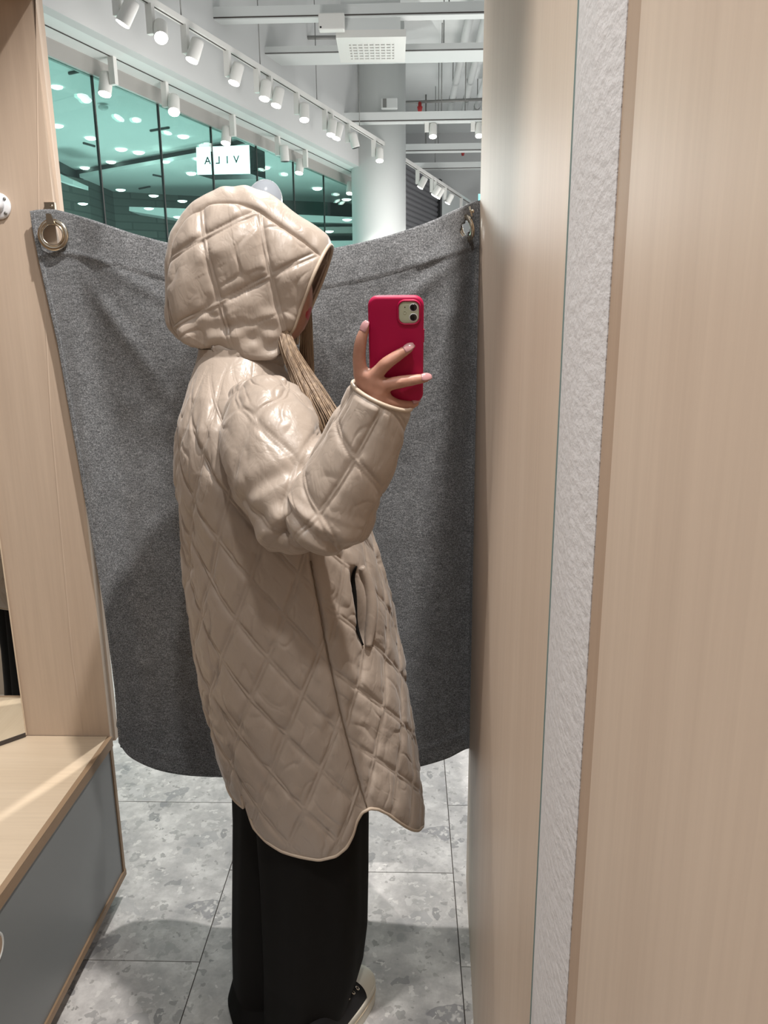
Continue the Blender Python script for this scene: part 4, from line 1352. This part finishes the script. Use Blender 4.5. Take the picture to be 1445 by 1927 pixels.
# near hand: palm, five fingers, thumb behind the phone
FO = lambda a, b_, off: on_phone(a, b_, off)
wrist = B_(704, 752, 1.122)
k_i, k_m, k_r, k_p = FO(679, 704, .004), FO(697, 712, .010), FO(717, 727, .011), FO(722, 748, .008)
for kk, r_ in ((k_i, .0115), (k_m, .012), (k_r, .0115), (k_p, .0105)):
    chain([wrist, (wrist + kk) / 2 + np.array([0, -.003, 0]), kk], (.017, .0145, r_))
chain([k_i, k_m, k_r, k_p], (.011, .012, .0115, .0105))
chain([k_i, FO(676, 678, .004), FO(677, 655, .004), FO(681, 634, .003), FO(688.5, 614, .001)], (.0108, .0098, .0092, .0080, .0058))
chain([k_m, FO(714, 697, .013), FO(727, 684, .0145), FO(750, 668, .010), FO(770, 655.5, .0065)], (.0112, .0098, .0095, .0082, .0064))
chain([k_r, FO(737, 722, .0145), FO(756, 718.5, .0155), FO(780, 714.5, .0125), FO(801, 711.5, .009)], (.0110, .0096, .0090, .0080, .0064))
chain([k_p, FO(737, 757, .010), FO(752, 762, .006), FO(770, 762.5, .000), FO(782, 758.5, -.005)], (.0100, .0088, .0080, .0072, .0058))
chain([wrist + np.array([-.004, .004, .012]), B_(693, 725, 1.128), B_(706, 700, 1.136), B_(722, 684, 1.134)], (.015, .0135, .0105, .008))
# far arm and hand hang down
chain([np.array([-.27, 1.55, 1.285]), np.array([-.27, 1.60, 1.05]), np.array([-.18, 1.595, .80])], (.048, .04, .026))
fw = np.array([-.175, 1.595, .775])
for k in range(4):
    o_y = (k - 1.5) * .019
    chain([fw + np.array([0, o_y * .4, .01]), fw + np.array([.012, o_y, -.06]), fw + np.array([.016, o_y, -.10]), fw + np.array([.006, o_y, -.135 + .008 * abs(k - 1.3)])], (.014, .0115, .0085, .0065))
chain([fw, fw + np.array([.03, -.035, -.03]), fw + np.array([.035, -.042, -.075])], (.014, .011, .008))
bv, bf = join_geo(parts)
body = mobj('body', bv, bf, M['skin'], person, True)
md = body.modifiers.new('fuse', 'REMESH'); md.mode = 'VOXEL'; md.voxel_size = 0.0028; md.use_smooth_shade = True
md = body.modifiers.new('soften', 'SMOOTH'); md.factor = .5; md.iterations = 4
dg = bpy.context.evaluated_depsgraph_get()
bm_ = bpy.data.meshes.new_from_object(body.evaluated_get(dg))
body.modifiers.clear(); old = body.data; body.data = bm_; bpy.data.meshes.remove(old)
body['label'] = 'bare hand and lower face showing at cuff and hood'
bm_.materials.clear(); bm_.materials.append(M['skin']); bm_.materials.append(M['lips'])
nP = len(bm_.polygons)
cent = np.zeros(nP * 3); bm_.polygons.foreach_get('center', cent); cent = cent.reshape(-1, 3)
lm = (B_(563, 590))
ml = ((np.abs(cent[:, 2] - lm[2]) < .0115) & (cent[:, 0] > B_(556, 590)[0]) & (np.abs(cent[:, 1] - Y0) < .024) & (((cent[:, 1] - Y0) / .024) ** 2 + ((cent[:, 2] - lm[2]) / .0115) ** 2 < 1))
mi = np.zeros(nP, dtype=np.int32); mi[ml] = 1
bm_.polygons.foreach_set('material_index', mi)
bm_.polygons.foreach_set('use_smooth', np.full(nP, True)); bm_.update()


# fingernails
def nail(tip, prev, face, ln=.0125, wd=.0056, lift=.0052, bodyo=None):
    d = norm(tip - prev)
    n_ = norm(np.array(face) - d * (np.array(face) @ d)); w_ = np.cross(d, n_)
    g_ = np.zeros((9, 9, 3))
    for i, u in enumerate(np.linspace(-.75, 1.25, 9)):
        for j, v in enumerate(np.linspace(-1, 1, 9)):
            ww_ = wd * (1 - .30 * max(0, u) ** 2.5) * (1 if u > -.5 else .86)
            g_[i, j] = tip + d * u * ln * .62 + w_ * v * ww_ + n_ * (lift * math.sqrt(max(0, 1 - (v * .72) ** 2)) + .0009 - .0016 * max(0, u) ** 2)
    o = grid_obj('fingernail', g_, M['nail'], body)
    o.modifiers.new('thickness', 'SOLIDIFY').thickness = -.0008
    return o


nail(FO(688, 617, .001), FO(681, 634, .003), (-.45, -.9, .1))
nail(FO(768, 656.5, .0068), FO(750, 668, .010), (-.1, -1, .35))
nail(FO(799, 711.8, .0092), FO(780, 714.5, .0125), (0, -1, .45))
nail(FO(780.5, 758.5, -.004), FO(770, 762.5, .000), (.2, -.6, .8), ln=.010, wd=.0048)

# ---- hair: locks falling out of the hood
random.seed(4)
def lock(name, pts, rad, n, sr):
    C_ = catmull(pts, 26); R_l = np.interp(np.linspace(0, 1, 26), np.linspace(0, 1, len(rad)), rad)
    geo = []
    for k in range(n):
        an, rr = random.uniform(0, 6.28), math.sqrt(random.random())
        ph_ = random.uniform(0, 6.28)
        off = np.stack([R_l * rr * math.cos(an) + .0015 * np.sin(np.linspace(0, 5, 26) + ph_), R_l * 1.0 * rr * math.sin(an), np.zeros(26)], -1)
        m_ = random.randint(20, 26)
        w_ = sr * (1 - .6 * np.linspace(0, 1, 26) ** 3)
        geo.append(tube_geo((C_ + off)[:m_], w_[:m_], 5))
    v, f = join_geo(geo)
    return mobj(name, v, f, M['hair'], person, True)


hr = lock('hair_lock', [B_(533, 622, 1.36), B_(545, 660, 1.345), B_(566, 702, 1.335), B_(590, 748, 1.315), B_(612, 795, 1.30), B_(622, 840, 1.30)], (.010, .014, .020, .027, .033, .034), 700, .0010)
hr['label'] = 'long blond hair lock falling from the hood'
lock('hair_lock', [B_(566, 530, 1.49), B_(574, 575, 1.49), B_(577, 640, 1.495), B_(577, 710, 1.49), B_(582, 770, 1.48), B_(590, 830, 1.47)], (.008, .009, .011, .015, .02, .02), 320, .0012)

# ---- trousers
def leg(rows_, na, nl, seed):
    rows_ = np.array(rows_, float)
    Q = np.stack([np.interp(np.linspace(0, 1, nl), np.linspace(0, 1, len(rows_)), rows_[:, k]) for k in range(5)], -1)
    an = np.linspace(0, 2 * math.pi, na, endpoint=False)
    G_ = np.zeros((nl, na, 3))
    for i in range(nl):
        cx_, cy_, z_, a_, b_ = Q[i]
        fold = 1 + .025 * np.sin(3 * an + 1.2 + seed) * (1 - z_) + .03 * np.sin(7 * an + seed * 2)
        fold = fold + .035 * noise(np.cos(an) * 2 + seed, np.sin(an) * 2, np.full(na, z_ * 2.2))
        G_[i, :, 0] = cx_ + a_ * np.cos(an) * fold
        G_[i, :, 1] = cy_ + b_ * np.sin(an) * fold
        G_[i, :, 2] = z_
    return G_


def legrows(L_px, y, b_):
    out_ = []
    for lx, rx, py_, bb in L_px:
        l_, r_ = atY(lx, py_, y), atY(rx, py_, y)
        out_.append(((l_[0] + r_[0]) / 2, y, (l_[2] + r_[2]) / 2, (r_[0] - l_[0]) / 2, bb))
    return out_


near_leg = [(-.235, 1.40, .92, .115, .12)] + legrows([(478, 690, 1440, .115), (485, 691, 1540, .11), (492, 690, 1640, .11), (497, 687, 1740, .115), (500, 679, 1800, .12), (502, 664, 1850, .135), (503, 646, 1885, .15)], 1.34, 0)
near_leg.append((near_leg[-1][0] - .004, 1.335, .010, near_leg[-1][3] - .004, .158))
far_leg = [(-.27, 1.46, .92, .115, .11)] + legrows([(440, 640, 1440, .10), (443, 620, 1540, .10), (442, 605, 1640, .10), (441, 600, 1740, .105), (443, 600, 1830, .11)], 1.40, 0)
far_leg.append((far_leg[-1][0] - .004, 1.385, .012, far_leg[-1][3] + .004, .13))
Ga, Gb = leg(near_leg, 120, 140, .4), leg(far_leg, 120, 140, 2.0)
ia = np.arange(140 * 120).reshape(140, 120); ia2 = np.concatenate([ia, ia[:, :1]], 1)
qa = np.stack([ia2[:-1, :-1], ia2[1:, :-1], ia2[1:, 1:], ia2[:-1, 1:]], -1).reshape(-1, 4)
tr_ = quad_obj('trousers', np.vstack([Ga.reshape(-1, 3), Gb.reshape(-1, 3)]), np.vstack([qa, qa + 140 * 120]), M['trouser'], person)
tr_['label'] = 'wide black trousers reaching the floor'
md = tr_.modifiers.new('thickness', 'SOLIDIFY'); md.thickness = 0.003; md.offset = -1



# ---- shoes
def outline(u):
    """half widths of the sole (inner, outer) at u 0 heel .. 1 toe, metres"""
    t = np.clip(u, 0, 1)
    w_ = .036 + .010 * sstep(.25, .7, t)
    endc = np.sqrt(np.clip(1 - ((t - .80) / .20) ** 2, 0, 1)) if t > .80 else 1
    endh = np.sqrt(np.clip(1 - ((.14 - t) / .14) ** 2, 0, 1)) if t < .14 else 1
    return w_ * endc * endh


def shoe(loc, ang):
    s = empty('shoe', tuple(loc), (0, 0, 0), person)
    s['label'] = 'black canvas shoe with thick off-white rubber sole and toe cap'
    ca, sa_ = math.cos(ang), math.sin(ang)
    L = .245
    def W(u, v, z): return (loc[0] + ca * u - sa_ * v, loc[1] + sa_ * u + ca * v, z)
    us_ = np.concatenate([np.linspace(0, .14, 10), np.linspace(.18, .78, 14), np.linspace(.80, 1, 14)])
    right = [(u * L, -outline(u)) for u in us_]; left = [(u * L, outline(u)) for u in us_[::-1]]
    ol = right + left
    n_ = len(ol); V, F_ = [], []
    lev = [(0.0, .985), (.004, 1.0), (.030, 1.0), (.034, .985), (.036, 1.012), (.046, 1.012), (.048, .985)]
    for z_, sc_ in lev:
        for u, v in ol:
            V.append(W(L / 2 + (u - L / 2) * sc_, v * sc_, z_))
    for i in range(len(lev) - 1):
        for k in range(n_):
            F_.append((i * n_ + k, i * n_ + (k + 1) % n_, (i + 1) * n_ + (k + 1) % n_, (i + 1) * n_ + k))
    F_.append(tuple(range(n_ - 1, -1, -1))); F_.append(tuple((len(lev) - 1) * n_ + k for k in range(n_)))
    mobj('sole', V, F_, M['rubber'], s, True)
    # upper
    def section(u0, u1, m, hfun, name, mt, grow=0.0):
        g_ = np.zeros((m, 25, 3))
        for i, u in enumerate(np.linspace(u0, u1, m)):
            hw = max(outline(min(u, .999)) * .95, .0005) + grow; hh = hfun(u) + grow
            for j, t in enumerate(np.linspace(0, math.pi, 25)):
                g_[i, j] = W(u * L, hw * np.sign(math.cos(t)) * abs(math.cos(t)) ** .75, .044 + hh * math.sin(t) ** .8)
        return grid_obj(name, g_, mt, s)
    hf = lambda u: np.interp(u, [0, .1, .35, .55, .75, .9, 1], [.05, .062, .062, .05, .034, .026, .004])
    section(0.004, .74, 26, hf, 'upper', M['canvas'])
    section(.70, .997, 20, hf, 'toe_cap', M['rubber'], .0015)
    for u in (.42, .50, .58, .65):
        for sg in (-1, 1):
            t = math.pi / 2 - sg * .62
            hw, hh = outline(u) * .95, hf(u)
            p = np.array(W(u * L, hw * math.cos(t) ** 1 if False else hw * np.sign(math.cos(t)) * abs(math.cos(t)) ** .75, .044 + hh * math.sin(t) ** .8))
            mobj('eyelet', *torus_geo(.0042, .0013, 18, 6, axis_matrix(p, (-sa_ * sg * -.55 * -1, ca * sg * -.55 * -1 * -1, .8))), M['chrome'], s, True)
    tube('stripe', [W(u * L, -outline(u) * 1.013 - .0003, .030) for u in np.linspace(.1, .995, 30)], .0008, M['wood_top'], s, 5)
    return s


toe = atZ(694, 1832, .03)
ang1 = math.radians(66)
shoe((toe[0] - math.cos(ang1) * .242 - .012, toe[1] - math.sin(ang1) * .242, 0), ang1)
shoe((-.295, 1.40, 0), math.radians(88))

# ------------------------------------------------------------------ phone in the raised hand
ph = empty('phone', tuple(PHC)); tag(ph, 'phone in a bright pink silicone case held up in the raised hand', 'phone')
MP = Matrix(((1, 0, ph_n[0], PHC[0]), (0, ph_u[1], ph_n[1], PHC[1]), (0, ph_u[2], ph_n[2], PHC[2]), (0, 0, 0, 1)))   # local x right, y up, z towards viewer


def rrect(w, h_, r, n=8):
    pts = []
    for cx_, cy_, a0 in ((w / 2 - r, h_ / 2 - r, 0), (-w / 2 + r, h_ / 2 - r, 90), (-w / 2 + r, -h_ / 2 + r, 180), (w / 2 - r, -h_ / 2 + r, 270)):
        for k in range(n + 1):
            a = math.radians(a0 + 90 * k / n)
            pts.append((cx_ + r * math.cos(a), cy_ + r * math.sin(a)))
    return pts


def slab(name, w, h_, r, lev, mt, parent, cx_=0, cy_=0):
    V, F_ = [], []
    n_ = None
    for z_, ins in lev:
        pts = rrect(w - 2 * ins, h_ - 2 * ins, max(r - ins, .0004))
        n_ = len(pts)
        V += [tuple(MP @ Vector((cx_ + a, cy_ + b_, z_))) for a, b_ in pts]
    for i in range(len(lev) - 1):
        for k in range(n_):
            F_.append((i * n_ + k, i * n_ + (k + 1) % n_, (i + 1) * n_ + (k + 1) % n_, (i + 1) * n_ + k))
    F_.append(tuple(range(n_ - 1, -1, -1))); F_.append(tuple((len(lev) - 1) * n_ + k for k in range(n_)))
    return mobj(name, V, F_, mt, parent, True)


PW, PHH = .0768, .1530
pc_ = slab('case', PW, PHH, .0135, [(-.0055, .0025), (-.005, .0008), (-.003, 0), (.0025, 0), (.0045, .0010), (.0055, .0025), (.0058, .0042), (.0058, .02)], M['pink'], ph)
bm = bmesh.new(); bm.from_mesh(pc_.data)
bm.to_mesh(pc_.data); bm.free()
ccx, ccy = PW / 2 - .0205, PHH / 2 - .0215
slab('camera_rim', .0325, .0345, .0105, [(.0045, -.001), (.0070, 0), (.0078, .0008), (.0078, .0018), (.0062, .0022), (.006, .008)], M['pink'], ph, ccx, ccy)
cpn = slab('camera_plate', .0280, .0300, .0085, [(.0055, 0), (.0064, .0002), (.0067, .0010), (.0067, .006)], M['phone_glass'], ph, ccx, ccy)
for dy in (.0068, -.0068):
    c_ = MP @ Vector((ccx + .0062, ccy + dy, .0066))
    lr = mobj('lens_ring', *torus_geo(.0052, .0006, 28, 8, axis_matrix(c_, ph_n)), M['white_gloss'], cpn, True)
    mobj('camera_lens', *lathe_geo([(.0050, 0), (.0049, .0006), (.003, .0008)], 24, axis_matrix(c_, ph_n)), M['phone_dark'], cpn, True)
c_ = MP @ Vector((ccx - .0055, ccy + .0002, .0067))
mobj('flash', *torus_geo(.0021, .0004, 20, 6, axis_matrix(c_, ph_n)), M['phone_glass'], cpn, True)
c_ = MP @ Vector((ccx - .0055, ccy + .0072, .0067))
mobj('microphone', *lathe_geo([(.0008, 0), (.0007, .0002)], 10, axis_matrix(c_, ph_n)), M['phone_dark'], cpn, True)
v, f = box_geo(PW / 2 - .0005, PW / 2 + .0009, .012, .030, -.002, .002)
mobj('side_button', [tuple(MP @ Vector(p)) for p in v], f, M['pink'], ph)
slab('screen', PW - .006, PHH - .006, .011, [(-.0056, .0), (-.0050, 0)], M['phone_dark'], ph)
